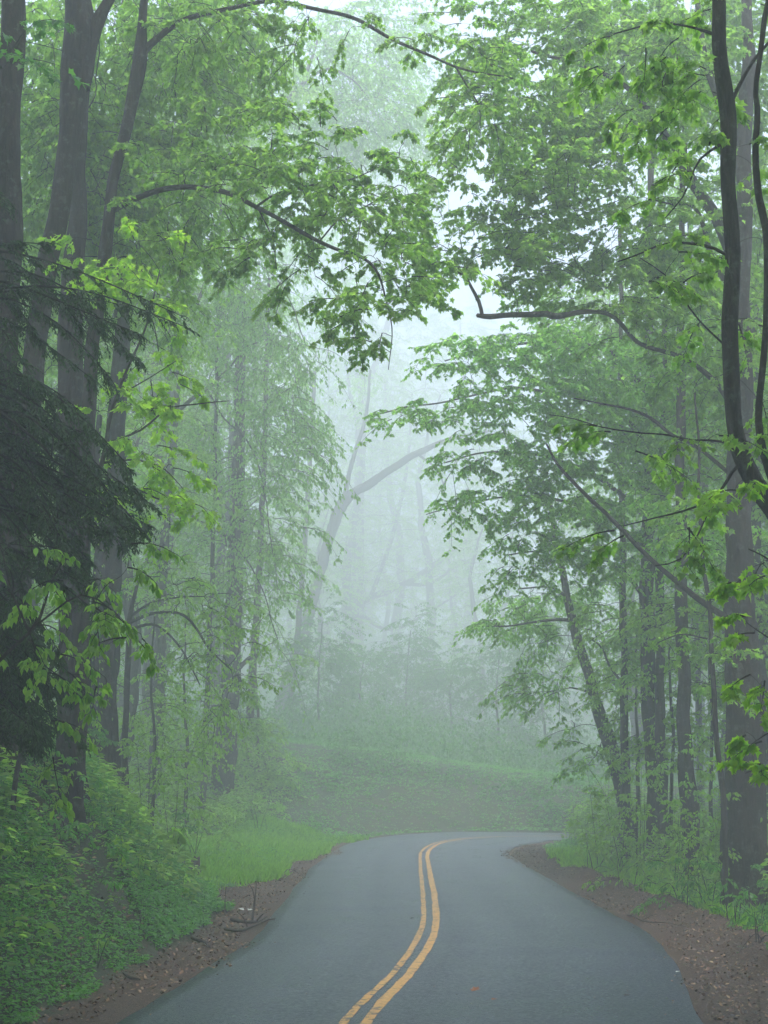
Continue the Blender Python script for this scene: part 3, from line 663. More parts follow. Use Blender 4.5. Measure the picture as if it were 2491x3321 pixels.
# ================================================================== TREES, RIGHT SIDE
tree('maple_tree', 'near dark stem curving up along the right edge with lobed leaves around it', 'tree',
     [(1790, 1900, 60, 13.5), (1760, 1500, 54), (1720, 1250, 48), (1685, 1130, 44), (1640, 1060, 42), (1610, 1000, 38), (1595, 950, 35), (1585, 884, 34), (1580, 758, 35), (1578, 600, 34), (1574, 402, 32), (1573, 251, 38), (1556, 80, 34), (1546, -100, 30), (1540, -500, 20)],
     limbs=[[(1572, 552, 8, 13.5), (1530, 530, 7), (1480, 520, 6), (1430, 523, 5), (1380, 548, 4), (1335, 568, 2.5)],
            [(1600, 1000, 8, 13.5), (1584, 1016, 8), (1560, 1055, 6.5), (1535, 1085, 5.5), (1469, 1110, 4.5), (1410, 1122, 3.5), (1350, 1135, 2)],
            [(1540, 1082, 5, 13.5), (1520, 1130, 4), (1494, 1185, 3.5), (1460, 1212, 3), (1418, 1220, 2.5)],
            [(1588, 960, 6, 13.5), (1540, 950, 5), (1499, 947, 4.5), (1440, 935, 4), (1388, 934, 3.5), (1308, 924, 3), (1238, 902, 2.2), (1190, 895, 1.6)],
            [(1560, 310, 8, 13.5), (1510, 350, 5), (1480, 420, 4), (1440, 470, 2.5)], [(1556, 80, 10, 13.5), (1500, 60, 6), (1420, 50, 4), (1330, 70, 3)],
            [(1572, 240, 10, 13.5), (1600, 180, 9), (1630, 120, 8), (1680, 60, 6)], [(1581, 760, 5, 13.5), (1510, 690, 4), (1440, 600, 3), (1380, 560, 2)]],
     crown=[(1500, 60, 13.5, 120, 60, .7), (1400, 110, 14, 120, 70, .7), (1560, 180, 13.5, 90, 60, .6), (1480, 220, 14, 110, 60, .7), (1540, 360, 13.5, 90, 60, .6, .8), (1400, 260, 14.5, 110, 60, .7, .8), (1450, 420, 13.5, 80, 50, .6, .8),
            (1370, 600, 13.2, 60, 50, .5), (1440, 540, 13.2, 70, 30, .5), (1500, 640, 14, 70, 60, .6, .6), (1610, 520, 13.5, 60, 60, .5, .8), (1640, 760, 14, 60, 120, .6, .8), (1470, 950, 13.4, 90, 22, .4, 1.1), (1310, 940, 13.4, 80, 22, .3), (1400, 990, 13.6, 70, 30, .4, .8),
            (1430, 1130, 13.4, 70, 20, .35), (1350, 1145, 13.4, 40, 18, .3), (1620, 960, 13.4, 60, 40, .5), (1560, 1080, 13.4, 60, 30, .4, .8), (1640, 340, 13.6, 50, 60, .5), (1580, -40, 14, 200, 50, 1, .7)],
     bark='bark_grey', leafm='leaf_mid', leaf=.09, dens=7.5, L=.45, droop=.3, conn=.004, tw=.5, sides=22)
tree('maple_tree', 'reddish bent stem at the right edge beside the near dark one', 'tree',
     [(1740, 1900, 30, 13), (1720, 1500, 26), (1690, 1150, 20), (1650, 950, 16), (1646, 800, 14), (1656, 620, 15), (1650, 500, 17), (1636, 427, 17), (1637, 340, 15), (1642, 251, 14), (1634, 190, 12), (1648, 80, 13), (1670, -100, 12), (1700, -500, 8)],
     crown=[(1650, 560, 13, 60, 50, .5, .6), (1660, 880, 13, 50, 60, .5), (1620, 1060, 12.6, 50, 30, .4, .7), (1700, -100, 13, 120, 120, .8, .5)], bark='bark_red', leafm='leaf_bright', leaf=.10, dens=6, L=.42, conn=.004)
tree('maple_tree', 'thickest trunk on the right, rising from the bushes at the edge', 'tree',
     [(1614, 1900, 104, 26.5), (1611, 1780, 92), (1610, 1660, 86), (1605, 1436, 72), (1594, 1160, 58), (1598, 1000, 50), (1602, 800, 44), (1604, 600, 38), (1606, 420, 34), (1612, 200, 34), (1615, 60, 26), (1610, -200, 20), (1600, -500, 12)],
     limbs=[[(1600, 600, 30, 26.5), (1560, 500, 28), (1520, 430, 25), (1490, 380, 24), (1458, 326, 22), (1410, 250, 16), (1340, 180, 12), (1250, 140, 9), (1150, 110, 6)],
            [(1602, 330, 20, 26.5), (1560, 240, 18), (1527, 150, 17), (1515, 60, 14), (1500, -60, 10)],
            [(1600, 660, 12, 26.5), (1540, 560, 12), (1500, 450, 8), (1450, 440, 5), (1400, 430, 4)],
            [(1594, 1345, 16, 26.5), (1564, 1330, 15), (1530, 1310, 14), (1499, 1290, 13), (1463, 1260, 12), (1428, 1228, 11), (1378, 1180, 10), (1313, 1110, 9), (1253, 1059, 8), (1207, 1009, 6), (1180, 960, 4)],
            [(1598, 900, 16, 26.5), (1540, 820, 12), (1470, 770, 10), (1380, 740, 9), (1330, 690, 9), (1275, 672, 11, 25), (1200, 681, 15, 24.5), (1180, 676, 15), (1150, 679, 13), (1100, 683, 12), (1060, 687, 12), (1032, 683, 9)],
            [(1042, 684, 9, 24.5), (1036, 655, 9), (1020, 622, 7), (1008, 600, 6), (985, 585, 4)],
            [(1598, 1040, 10, 26.5), (1500, 960, 8), (1455, 940, 8), (1400, 905, 7), (1340, 880, 5), (1240, 860, 3)]],
     crown=[(1180, 100, 26, 170, 90, 1.6), (1330, 130, 26, 170, 110, 1.6), (1470, 140, 27, 120, 130, 1.6), (1080, 230, 25, 120, 80, 1.4), (1230, 280, 26, 170, 90, 1.6), (1380, 330, 26, 150, 100, 1.6), (1030, 390, 25, 110, 80, 1.4), (1160, 430, 25, 150, 90, 1.5),
            (1320, 480, 26, 160, 90, 1.6), (1480, 520, 27, 110, 120, 1.6), (960, 520, 25, 80, 70, 1.2), (1090, 560, 25, 120, 70, 1.3, .9), (1240, 590, 26, 130, 60, 1.4, .9), (1400, 660, 26, 130, 80, 1.5), (1520, 760, 27, 90, 110, 1.5), (1620, 700, 28, 60, 300, 1.5, .8), (1010, 150, 26, 50, 50, 1, .7), (1070, 30, 26, 120, 50, 1.3), (1620, 150, 31, 90, 170, 1.5), (1500, -10, 31, 170, 70, 1.5), (1300, 20, 30, 200, 60, 1.5), (1640, 450, 31, 60, 170, 1.5), (1400, 150, 32, 200, 160, 2, .8)],
     bark='bark_red', leafm='leaf_mid', leaf=.094, dens=6.4, L=.72, n_tw=10, n_lf=8, droop=.35, conn=.008, ivy=60, sides=24)
tree('maple_tree', 'straight pale trunk whose layered boughs sweep down over the right lane', 'tree',
     [(1420, 1815, 44, 37), (1412, 1650, 35), (1402, 1500, 33), (1398, 1350, 33), (1400, 1100, 28), (1404, 800, 22), (1406, 500, 16), (1404, 200, 10)],
     limbs=[[(1400, 1120, 12, 37), (1330, 1060, 10), (1250, 1010, 8), (1150, 980, 6), (1040, 980, 4), (960, 1000, 2.5)], [(1402, 960, 12, 37), (1320, 880, 10), (1220, 850, 8), (1100, 840, 6), (1000, 860, 4), (880, 880, 3), (800, 900, 2)],
            [(1400, 1200, 11, 37), (1330, 1130, 9), (1240, 1090, 7), (1120, 1070, 5), (1010, 1090, 3), (920, 1112, 2)], [(1399, 1300, 10, 37), (1340, 1230, 8), (1260, 1190, 6), (1170, 1190, 4), (1090, 1200, 2.5)],
            [(1404, 860, 12, 37), (1320, 760, 9), (1200, 740, 7), (1080, 750, 5), (960, 780, 3)]],
     crown=[(1180, 760, 35, 170, 60, 1.6), (1030, 770, 35, 120, 45, 1.3, .9), (1330, 820, 35, 130, 70, 1.6), (1130, 860, 35, 170, 50, 1.5), (970, 885, 35, 100, 28, 1), (860, 892, 35, 65, 16, .6, 1.2), (1290, 930, 35, 140, 60, 1.5), (1080, 960, 35, 110, 40, 1.3), (990, 1000, 35, 60, 30, .8), (1190, 1020, 35, 110, 45, 1.4),
            (1090, 1070, 35, 110, 32, 1.2), (980, 1100, 35, 65, 20, .7, 1.2), (1220, 1100, 35, 110, 45, 1.3), (1130, 1150, 35, 90, 36, 1.1), (1330, 1060, 35, 90, 80, 1.4, .9), (1220, 1210, 35.5, 110, 36, 1.2), (1120, 1225, 35.5, 50, 20, .6), (1440, 950, 35, 110, 100, 1.5, .8), (1480, 1150, 29, 90, 90, 1.4, .7), (1350, 1190, 35.5, 70, 50, 1.2, .9)],
     bark='bark_red', leafm='leaf_fresh', leaf=.098, dens=6.4, L=.8, n_tw=10, n_lf=8, droop=.5, conn=.007, ivy=120)
tree('broadleaf_tree', 'ivy clad dark trunk leaning left out of the bushes at the bend', 'tree',
     [(1350, 1750, 32, 40), (1334, 1678, 27), (1318, 1603, 30), (1298, 1552, 28), (1285, 1510, 25), (1272, 1467, 22), (1248, 1377, 21), (1228, 1300, 17), (1205, 1200, 14), (1190, 1080, 9)],
     limbs=[[(1280, 1500, 7, 40), (1260, 1490, 5), (1230, 1485, 3)], [(1238, 1340, 9, 40), (1180, 1340, 6), (1110, 1350, 4), (1050, 1352, 2)], [(1225, 1290, 8, 40), (1190, 1270, 5), (1120, 1270, 3)]],
     crown=[(1190, 1290, 41, 120, 36, 1.6, 1.5), (1110, 1345, 41, 75, 24, 1, 3.0), (1240, 1360, 41, 90, 40, 1.4, .8), (1150, 1400, 41, 60, 30, 1, .6), (1170, 1478, 41, 85, 30, 1.2, 1.8), (1260, 1440, 41, 50, 40, 1, .6), (1270, 1640, 38, 45, 40, 1.2), (1240, 1560, 40, 40, 25, 1, .4)],
     leafm='leaf_cool', leaf=.14, dens=3.3, L=.9, droop=.4, shape='kite', ivy=500)
tree('broadleaf_tree', 'dark narrow trunk first right of the leaning ivy clad one', 'tree',
     [(1352, 1780, 20, 38), (1350, 1600, 17), (1347, 1400, 16), (1345, 1200, 14), (1342, 900, 11), (1340, 500, 8)],
     limbs=[[(1348, 1480, 6, 38), (1320, 1440, 5), (1300, 1400, 4), (1275, 1380, 3)]],
     crown=[(1330, 1330, 38, 80, 50, 1.5), (1380, 1420, 37, 40, 80, 1, .7), (1300, 700, 40, 150, 150, 3, .8)], leaf=.14, dens=3.2, L=.9, shape='kite', ivy=420)
tree('broadleaf_tree', 'trunk tucked close behind the straight pale one', 'tree',
     [(1432, 1795, 30, 36), (1428, 1650, 24), (1426, 1500, 20), (1425, 1350, 19), (1430, 1000, 14), (1440, 600, 9)],
     crown=[(1450, 1330, 36, 80, 60, 1.5, .8), (1430, 800, 38, 150, 150, 2.5, .8)], leaf=.14, dens=3.2, L=.9, shape='kite', ivy=200)
tree('broadleaf_tree', 'upright brown trunk midway between the paired trunks and the thickest one', 'tree',
     [(1487, 1730, 38, 33), (1482, 1640, 33), (1478, 1560, 30), (1474, 1400, 28), (1472, 1200, 26), (1470, 900, 20), (1474, 500, 14), (1480, 100, 9)],
     crown=[(1500, 1300, 33, 90, 70, 1.5, .8), (1520, 950, 34, 110, 150, 2, .8), (1480, 1450, 32, 50, 30, 1, .8)], bark='bark_red', leaf=.13, dens=3.6, L=.85, shape='kite', ivy=200)
tree('sapling', 'thin dark pole of a sapling just left of the thickest right trunk', 'tree',
     [(1562, 1760, 13, 25), (1556, 1680, 11.5), (1545, 1512, 11), (1536, 1400, 10.5), (1528, 1300, 10), (1519, 1200, 8), (1508, 1000, 6), (1500, 850, 4)],
     limbs=[[(1528, 1380, 4, 25), (1470, 1370, 3), (1420, 1390, 2)]],
     crown=[(1500, 1370, 25, 70, 25, .8), (1520, 1500, 25, 50, 30, .7, .9), (1560, 1420, 25, 40, 40, .7, .7), (1500, 1120, 25, 60, 60, 1, .8)], leaf=.10, dens=6, L=.5, conn=.005)
tree('sapling', 'pale far pole barely showing between two right hand trunks', 'tree',
     [(1514, 1690, 15, 48), (1510, 1550, 13), (1507, 1400, 12), (1504, 1200, 10), (1500, 900, 7)], crown=[(1510, 1150, 48, 60, 80, 2, .5)], leaf=.16, dens=2.4, L=1.2, shape='kite')
tree('young_maple', 'large bright leaves reaching in front of the thickest right trunk', 'tree',
     [(1800, 2150, 22, 12), (1790, 1800, 16), (1770, 1500, 12), (1740, 1350, 9), (1700, 1250, 6)],
     limbs=[[(1770, 1560, 5, 12), (1700, 1570, 4), (1660, 1590, 3), (1620, 1620, 2)], [(1760, 1440, 5, 12), (1700, 1400, 4), (1650, 1370, 3), (1610, 1340, 2)], [(1785, 1750, 5, 12), (1710, 1680, 4), (1660, 1650, 3), (1610, 1665, 2)], [(1740, 1350, 5, 12), (1680, 1220, 4), (1620, 1180, 3)]],
     crown=[(1640, 1590, 12, 35, 25, .3), (1630, 1650, 12, 30, 18, .2), (1620, 1350, 12, 50, 30, .3), (1640, 1470, 12, 40, 25, .3, .8), (1640, 1210, 12, 40, 50, .3, .8), (1610, 1260, 12.4, 40, 25, .3, .8)],
     leafm='leaf_bright', leaf=.085, dens=11, L=.3, conn=.003, droop=.3)

for lab_, tx, Yt, cr in (
    ('slender understory tree filling the gap right of the leaning ivy clad trunk', 1375, 39, [(1330, 1480, 39, 60, 60, 1.5), (1390, 1560, 39, 60, 70, 1.5), (1370, 1380, 39, 60, 60, 1.5, .8)]),
    ('slender understory tree between the pale straight trunk and the brown one', 1450, 37, [(1450, 1480, 37, 60, 90, 1.5), (1450, 1610, 37, 60, 60, 1.5), (1440, 1360, 37, 60, 50, 1.5, .8)]),
    ('slender understory tree behind the thin sapling pole', 1535, 36, [(1530, 1600, 36, 60, 80, 1.5), (1530, 1450, 36, 60, 80, 1.5), (1560, 1330, 36, 60, 60, 1.5, .8)]),
    ('slender understory tree behind the thickest right trunk', 1625, 35, [(1630, 1560, 35, 60, 120, 1.5), (1640, 1330, 35, 60, 120, 1.5)]),
    ('hazy understory tree right of the stout brown trunk on the left', 330, 38, [(310, 1520, 38, 70, 80, 1.5, .8), (370, 1600, 38, 60, 60, 1.5, .8), (330, 1690, 38, 70, 40, 1.5)]),
    ('hazy understory tree left of the thin straight trunk', 400, 43, [(400, 1530, 43, 50, 70, 1.5, .8), (395, 1650, 43, 60, 60, 1.5), (410, 1740, 43, 60, 30, 1.5)]),
    ('hazy understory tree behind the trunk with green shoots', 555, 56, [(560, 1600, 56, 50, 70, 2, .8), (570, 1700, 56, 60, 40, 2), (470, 1640, 56, 60, 80, 2, .7)])):
    tree('understory_tree', lab_, 'tree', [(tx, 1800, 9, Yt), (tx + 3, 1600, 7), (tx - 3, 1450, 5), (tx + 2, 1330, 3)], crown=cr, leafm='leaf_mid', leaf=.12, dens=3.6, L=.75, shape='kite', conn=.006, sides=8)

FARK[0] = 1.0
for lab_, tx, Yt, cr in (
    ('dim bushy tree on the foggy slope, nearest the leaning pale trunk', 690, 80, [(690, 1560, 80, 70, 70, 3), (660, 1650, 80, 70, 40, 3)]),
    ('dim bushy tree on the foggy slope above the left end of the bend', 780, 86, [(780, 1580, 86, 80, 80, 3), (800, 1660, 86, 80, 40, 3)]),
    ('dim bushy tree in the middle of the slope beyond the road', 880, 92, [(880, 1570, 92, 80, 80, 3), (900, 1670, 92, 90, 40, 3)]),
    ('dim bushy tree on the slope straight above the yellow lines where they vanish', 975, 88, [(975, 1600, 88, 80, 80, 3), (1000, 1690, 88, 80, 40, 3)]),
    ('dim bushy tree low on the slope right of the vanishing yellow lines', 1075, 84, [(1075, 1620, 84, 80, 70, 3), (1090, 1700, 84, 80, 40, 3)]),
    ('dim bushy tree behind the far road end beside the right hand bushes', 1175, 80, [(1175, 1610, 80, 80, 90, 3), (1190, 1700, 80, 80, 40, 3)])):
    up_ = {690: 150, 780: 60, 880: 130, 975: 40, 1075: 90, 1175: 190}[tx]
    cr = cr + [(tx - 12, 1500 - up_ * .35, Yt, 62, 60 + up_ * .35, 3, .8), (tx + 14, 1480 - up_ * .75, Yt, 45, 30 + up_ * .4, 2.5, .6)]
    Yt *= 1.28; cr = [(q[0], q[1], q[2] * 1.28) + tuple(q[3:]) for q in cr]
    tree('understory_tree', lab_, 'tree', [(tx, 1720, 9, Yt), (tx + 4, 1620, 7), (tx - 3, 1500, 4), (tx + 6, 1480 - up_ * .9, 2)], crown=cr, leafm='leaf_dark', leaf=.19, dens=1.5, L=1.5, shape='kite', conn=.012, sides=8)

# ================================================================== HEMLOCK
def hemlock():
    P, R = resolve([(-150, 1900, 60, 14.5), (-140, 1400, 54), (-130, 900, 46), (-120, 400, 36), (-110, -200, 24), (-100, -800, 8)])
    gz = h1(P[0, 0], P[0, 1]); P[0, 2] = min(P[0, 2], gz - .2)
    o3 = np.array([P[0, 0], P[0, 1], gz]); root = empty('hemlock_tree', o3)
    tag(root, 'dark drooping hemlock hiding the left trunks with its feathery boughs', 'tree')
    Q, r = limb_curve(P, R, .2, .02, 5)
    mb = MB(); mb.trunk(Q, r, 14, seed=5, flare=.3); mb.build('trunk', M['bark_dark'], root, origin=o3)
    B = []
    def B_(x0, y0, x1, y1, Y, n=1, sag=25, jx=30, jy=30):
        for _ in range(n):
            a = at(x0, y0 + rng.normal(0, 55), 14.5); a[0] = Q[np.abs(Q[:, 2] - a[2]).argmin(), 0]
            b = at(x1 + rng.normal(0, jx), y1 + rng.normal(0, jy), Y + rng.uniform(-.6, .6)); B.append((a, b))
    for y0, x1, y1, n, jx, jy in ((560, 385, 690, 2, 10, 12), (600, 290, 730, 2, 40, 25), (640, 320, 780, 2, 25, 15), (620, 170, 700, 2, 60, 40), (700, 240, 850, 2, 50, 30), (700, 110, 850, 3, 60, 50), (520, 60, 560, 1, 40, 40), (420, 30, 450, 1, 30, 30),
                                  (800, 190, 950, 2, 60, 35), (820, 260, 1010, 3, 40, 25), (900, 130, 1000, 6, 70, 40), (920, 315, 1115, 4, 22, 18), (950, 230, 1090, 7, 50, 30), (1000, 150, 1150, 11, 60, 35), (1020, 280, 1150, 3, 30, 18),
                                  (1080, 90, 1220, 5, 60, 35), (1100, 150, 1250, 6, 35, 35), (1150, 260, 1300, 2, 25, 18), (1250, 40, 1370, 8, 40, 40), (1320, 80, 1440, 9, 50, 40), (1400, 130, 1520, 7, 35, 30), (1420, 40, 1560, 9, 40, 40), (1500, 90, 1600, 6, 30, 25)):
        B_(-130, y0, x1, y1, 14.2, n, jx=jx, jy=jy)
    N = len(B); A = np.array([a for a, b in B]); E = np.array([b for a, b in B])
    K = 16; t = np.linspace(0, 1, K)[None, :, None]
    sag = rng.uniform(.02, .26, (N, 1, 1)); ln = np.linalg.norm(E - A, axis=1)
    Pb = A[:, None] * (1 - t) + E[:, None] * t + np.sin(t * np.pi) * sag * ln[:, None, None] * np.array([0, 0, 1.]) + np.sin(t * 5 + rng.uniform(0, 6, (N, 1, 1))) * .03
    wood = MB(); wood.tubes(Pb, (.018 * (1 - .8 * np.linspace(0, 1, K)))[None] * np.ones((N, 1)), 5, 1)
    # side twigs hanging off the outer two thirds
    ns = 40; s = rng.uniform(.22, 1, (N, ns)) ** .8; s[:, -3:] = rng.uniform(.93, 1, (N, 3)); idx = s * (K - 1); i0 = np.minimum(idx.astype(int), K - 2); fr = (idx - i0)[..., None]; ar = np.arange(N)[:, None]
    p = Pb[ar, i0] * (1 - fr) + Pb[ar, i0 + 1] * fr; g = unit(Pb[ar, i0 + 1] - Pb[ar, i0])
    lat = unit(np.cross(g, [0, 0, 1.])) * np.where(np.arange(ns) % 2 == 0, 1, -1)[None, :, None]
    td = unit(g * rng.uniform(.5, 1, (N, ns, 1)) + lat * rng.uniform(.3, .9, (N, ns, 1)) + np.array([0, 0, -1]) * rng.uniform(-.1, .6, (N, ns, 1)) + rng.normal(0, .22, (N, ns, 3)))
    tl = rng.uniform(.10, .36, (N, ns)) * (1.15 - .5 * s)
    Kt = 5; u = np.linspace(0, 1, Kt)[None, None, :, None]
    Qt = p[:, :, None] + tl[..., None, None] * (u * td[:, :, None] + .32 * u ** 2 * np.array([0, 0, -1.]))
    wood.tubes(Qt.reshape(-1, Kt, 3), (.004 * (1 - .6 * np.linspace(0, 1, Kt)))[None] * np.ones((N * ns, 1)), 3, 1)
    nb = 16; v = np.broadcast_to(np.linspace(.08, 1, nb)[None, None], (N, ns, nb))
    bp = p[:, :, None] + tl[..., None, None] * (v[..., None] * td[:, :, None] + .32 * (v ** 2)[..., None] * np.array([0, 0, -1.]))
    bg = unit(td[:, :, None] + .64 * v[..., None] * np.array([0, 0, -1.]))
    ls = unit(np.cross(bg, [0, 0, 1.]) + 1e-4) * np.where(np.arange(nb) % 2 == 0, 1, -1)[None, None, :, None]
    ax = unit(bg * .8 + ls * rng.uniform(.5, 1., v.shape + (1,)) + rng.normal(0, .15, v.shape + (3,)))
    ok = rng.random(v.shape) < .93
    leaves(wood, bp[ok], ax[ok], (np.array([0, 0, 1.]) + rng.normal(0, .4, v.shape + (3,)))[ok], (.075 * rng.uniform(.5, 1.2, v.shape) * (1.1 - .5 * v))[ok], 'sprig', fold=0, curl=.3)
    wood.build('crown', [M['needle'], M['bark_dark']], root, origin=o3, smooth=False)
    # bare dead limbs that stick out in front
    for pts in ([(-60, 860, 12, 13.6), (10, 895, 8), (60, 935, 6), (90, 960, 5), (112, 988, 3.5)], [(5, 888, 4, 13.6), (50, 893, 5), (95, 925, 4), (115, 942, 3), (112, 985, 2)], [(-60, 960, 8, 13.8), (10, 990, 5), (60, 1030, 3.5), (120, 1075, 2)],
                [(-40, 1200, 6, 13.8), (15, 1225, 5), (30, 1260, 4), (28, 1290, 2)]):
        p_, r_ = resolve(pts); q_, rr_ = limb_curve(p_, r_, .05, .01, int(pts[0][1]))
        m2 = MB(); m2.trunk(q_, rr_, 7, seed=int(pts[0][1])); m2.build('branch', M['bark_dark'], root, origin=o3)
hemlock()

# ================================================================== BACKGROUND FOREST (copies share their meshes)
def proto(k, hgt, leafm, z0=3.0, rad_=3.4, n=240, BL=1.3):
    r = np.random.default_rng(100 + k)
    root = empty('forest_tree'); P = np.array([[0, 0, -.8], [.05, 0, 1], [r.normal(0, .2), r.normal(0, .2), 6], [r.normal(0, .5), r.normal(0, .5), 12], [r.normal(0, .7), r.normal(0, .7), hgt]])
    Q, rad = limb_curve(P, np.array([.34, .27, .22, .15, .04]), .5, .05, k)
    mb = MB(); mb.trunk(Q, rad, 12, seed=k, flare=.3); mb.build('trunk', M['bark_grey'], root)
    mb = MB()
    z = z0 + (hgt - z0) * r.random(n) ** .8; th = r.uniform(0, 6.28, n); rr = rad_ * (1 - ((z - z0) / (hgt - z0 + 1)) ** 2) ** .5 * r.random(n) ** .5
    pts = np.stack([rr * np.cos(th), rr * np.sin(th), z + (.35 * rr if rad_ < 4 else .12 * rr)], -1); d = np.stack([np.cos(th), np.sin(th), 0 * th + .1], -1) + r.normal(0, .3, (n, 3)) * [1, 1, .3]
    boughs(mb, pts, d, BL * r.uniform(.7, 1.2, n), .17, 8, 7, 'kite', .4, .45)
    connectors(mb, pts, Q[Q[:, 2] > 2.5], .018)
    mb.build('crown', [M[leafm], M['bark_dark']], root); return root
protos = [proto(0, 19, 'leaf_mid'), proto(1, 22, 'leaf_mid'), proto(2, 17, 'leaf_cool')]
def put(src, loc, rz, s, first):
    if first: o = src
    else:
        o = src.copy(); SC.collection.objects.link(o)
        for ch in src.children:
            c = ch.copy(); SC.collection.objects.link(c); c.parent = o
    o.location = loc; o.rotation_euler = (0, 0, rz); o.scale = (s, s, s); return o
spots = []
r = np.random.default_rng(42)
for side, n, x0, x1, y0, y1 in ((-1, 20, 7.5, 26, 34, 80), (1, 17, 9.5, 27, 32, 50), (1, 20, 9, 80, 100, 280), (-1, 24, 6, 80, 95, 280), (1, 10, -20, 22, 180, 290), (1, 10, 15, 36, 78, 100), (-1, 6, 10, 30, 76, 100)):
    tries = 0; got = 0
    while got < n and tries < 2000:
        tries += 1; X = side * r.uniform(x0, x1); Y = r.uniform(y0, y1)
        if abs(X) > Y * .31 + 3: continue
        if all((X - a) ** 2 + (Y - b) ** 2 > 3.6 ** 2 for a, b, _ in spots) and road_e(X, Y)[0][0] > 4.0:
            spots.append((X, Y, side)); got += 1
usedp = set()
for X, Y, side in spots:
    k = int(r.integers(0, 3)); first = k not in usedp; usedp.add(k)
    o = put(protos[k], (X, Y, h1(X, Y)), r.uniform(0, 6.28), r.uniform(.8, 1.15) * (1 if Y < 62 else 1.5), first)
    if Y > 62: lab, g = 'one of the faint forest trees dissolving in fog beyond the bend', 'fogbound trees beyond the bend'
    elif side < 0: lab, g = 'one of the misty forest trees standing in rows behind the left trunks', 'forest trees behind the left trunks'
    else: lab, g = 'one of the misty forest trees filling the woods behind the right trunks', 'forest trees behind the right trunks'
    tag(o, lab, 'tree', g)
# tall far crowns, then added unseen trees that shade the fog by the camera
for i_, (px, Yd, sc_) in enumerate(((760, 150, 2.1), (850, 175, 2.3), (930, 155, 2.0), (690, 165, 2.0), (1010, 180, 2.2), (800, 210, 2.6), (890, 240, 2.8))):
    Yd *= 1.3; sc_ *= 1.25; X = (px - CX) / FPX * Yd
    o = put(protos[i_ % 3], (X, Yd, h1(X, Yd) - .5), i_ * 1.7, sc_, False)
    tag(o, 'one of the tall forest crowns barely showing in the brightest fog', 'tree', 'tall crowns in the bright fog')
over = proto(5, 21, 'leaf_mid', 10.5, 8.0, 1100, 2.0)  # dense unseen crowns, added to keep daylight off the near fog
for i_, (X, Y) in enumerate(((-6.5, 1), (4.5, -3), (-7.5, -10), (4.5, -13), (-9.5, -22), (8.5, 6), (-10, 9), (-15, 0), (13, -6), (-18, 12), (17, 10), (6, -24), (-16, -12), (14, -16), (-4, -34), (8, -34), (-20, -24), (19, -26), (-24, 2), (23, 0))):
    o = put(over, (X, Y, h1(X, Y)), i_ * 1.3, 1.0, i_ == 0)
    tag(o, 'one of the unseen trees added beside the road to shade the near fog', 'tree', 'unseen shade trees around the photographer')
# ================================================================== SHRUBS
def gray(x, y):
    """where the sight line through (x, y) first meets the ground"""
    Ys = np.linspace(9, 90, 500); P = np.array([at(x, y, q) for q in Ys]); hz = height(P[:, 0], P[:, 1])
    k = np.argmax(P[:, 2] < hz); p = P[k]; p[2] = hz[k]; return p
def shrub(label, x, y, Y, rx, ry, leafm='leaf_mid', leaf=.1, dens=7, L=.45, shape='oval', rd=.7, name='shrub', hang=.4, zb=None):
    if x < 330 and Y < 26: Y = gray(x, y + ry * .8)[1] + .2
    c = at(x, y, Y); m = mpp(Y); gz = h1(c[0], c[1]); root = empty(name, (c[0], c[1], gz)); tag(root, label, 'shrub', 'shrubs along the wood edge')
    o3 = np.array([c[0], c[1], gz]); n = max(5, int(math.pi * rx * ry * m * m * dens))
    top = c[2] + ry * m; hgt = max(top - gz, .4)
    pts, cen, p = ell_points(x, y, Y, rx, ry, rd, n); hz_ = height(pts[:, 0], pts[:, 1]); lo_ = rng.random(n) < .4; pts[:, 2] = np.where(lo_, hz_ + (pts[:, 2] - hz_) * rng.random(n), pts[:, 2]); pts[:, 2] = np.maximum(pts[:, 2], height(pts[:, 0], pts[:, 1]) + .08)
    ns = 4; th = rng.uniform(0, 6.28, ns); tgt = pts[rng.integers(0, n, ns)]
    b0 = np.stack([c[0] + .08 * np.cos(th), c[1] + .08 * np.sin(th), np.full(ns, gz - .1)], -1)
    t = np.linspace(0, 1, 10)[None, :, None]; Ps = b0[:, None] * (1 - t) + tgt[:, None] * t + np.sin(t * np.pi) * .12 * np.array([0, 0, 1.])
    mb = MB(); mb.tubes(Ps, (.010 * (1 - .7 * np.linspace(0, 1, 10)))[None] * np.ones((ns, 1)), 6); mb.build('stem', M['bark_dark'], root, origin=o3)
    out = pts - cen; d = unit(unit(out) * [1, 1, .5] + rng.normal(0, .4, (n, 3)) * [1, 1, .5] + [0, 0, .25])
    mb = MB(); boughs(mb, pts, d, L * rng.uniform(.6, 1.2, n), leaf, 6, 6, shape, .4, hang=hang, rw=.005)
    connectors(mb, pts, Ps.reshape(-1, 3), .004); mb.build('foliage', [M[leafm], M['bark_dark']], root, origin=o3)
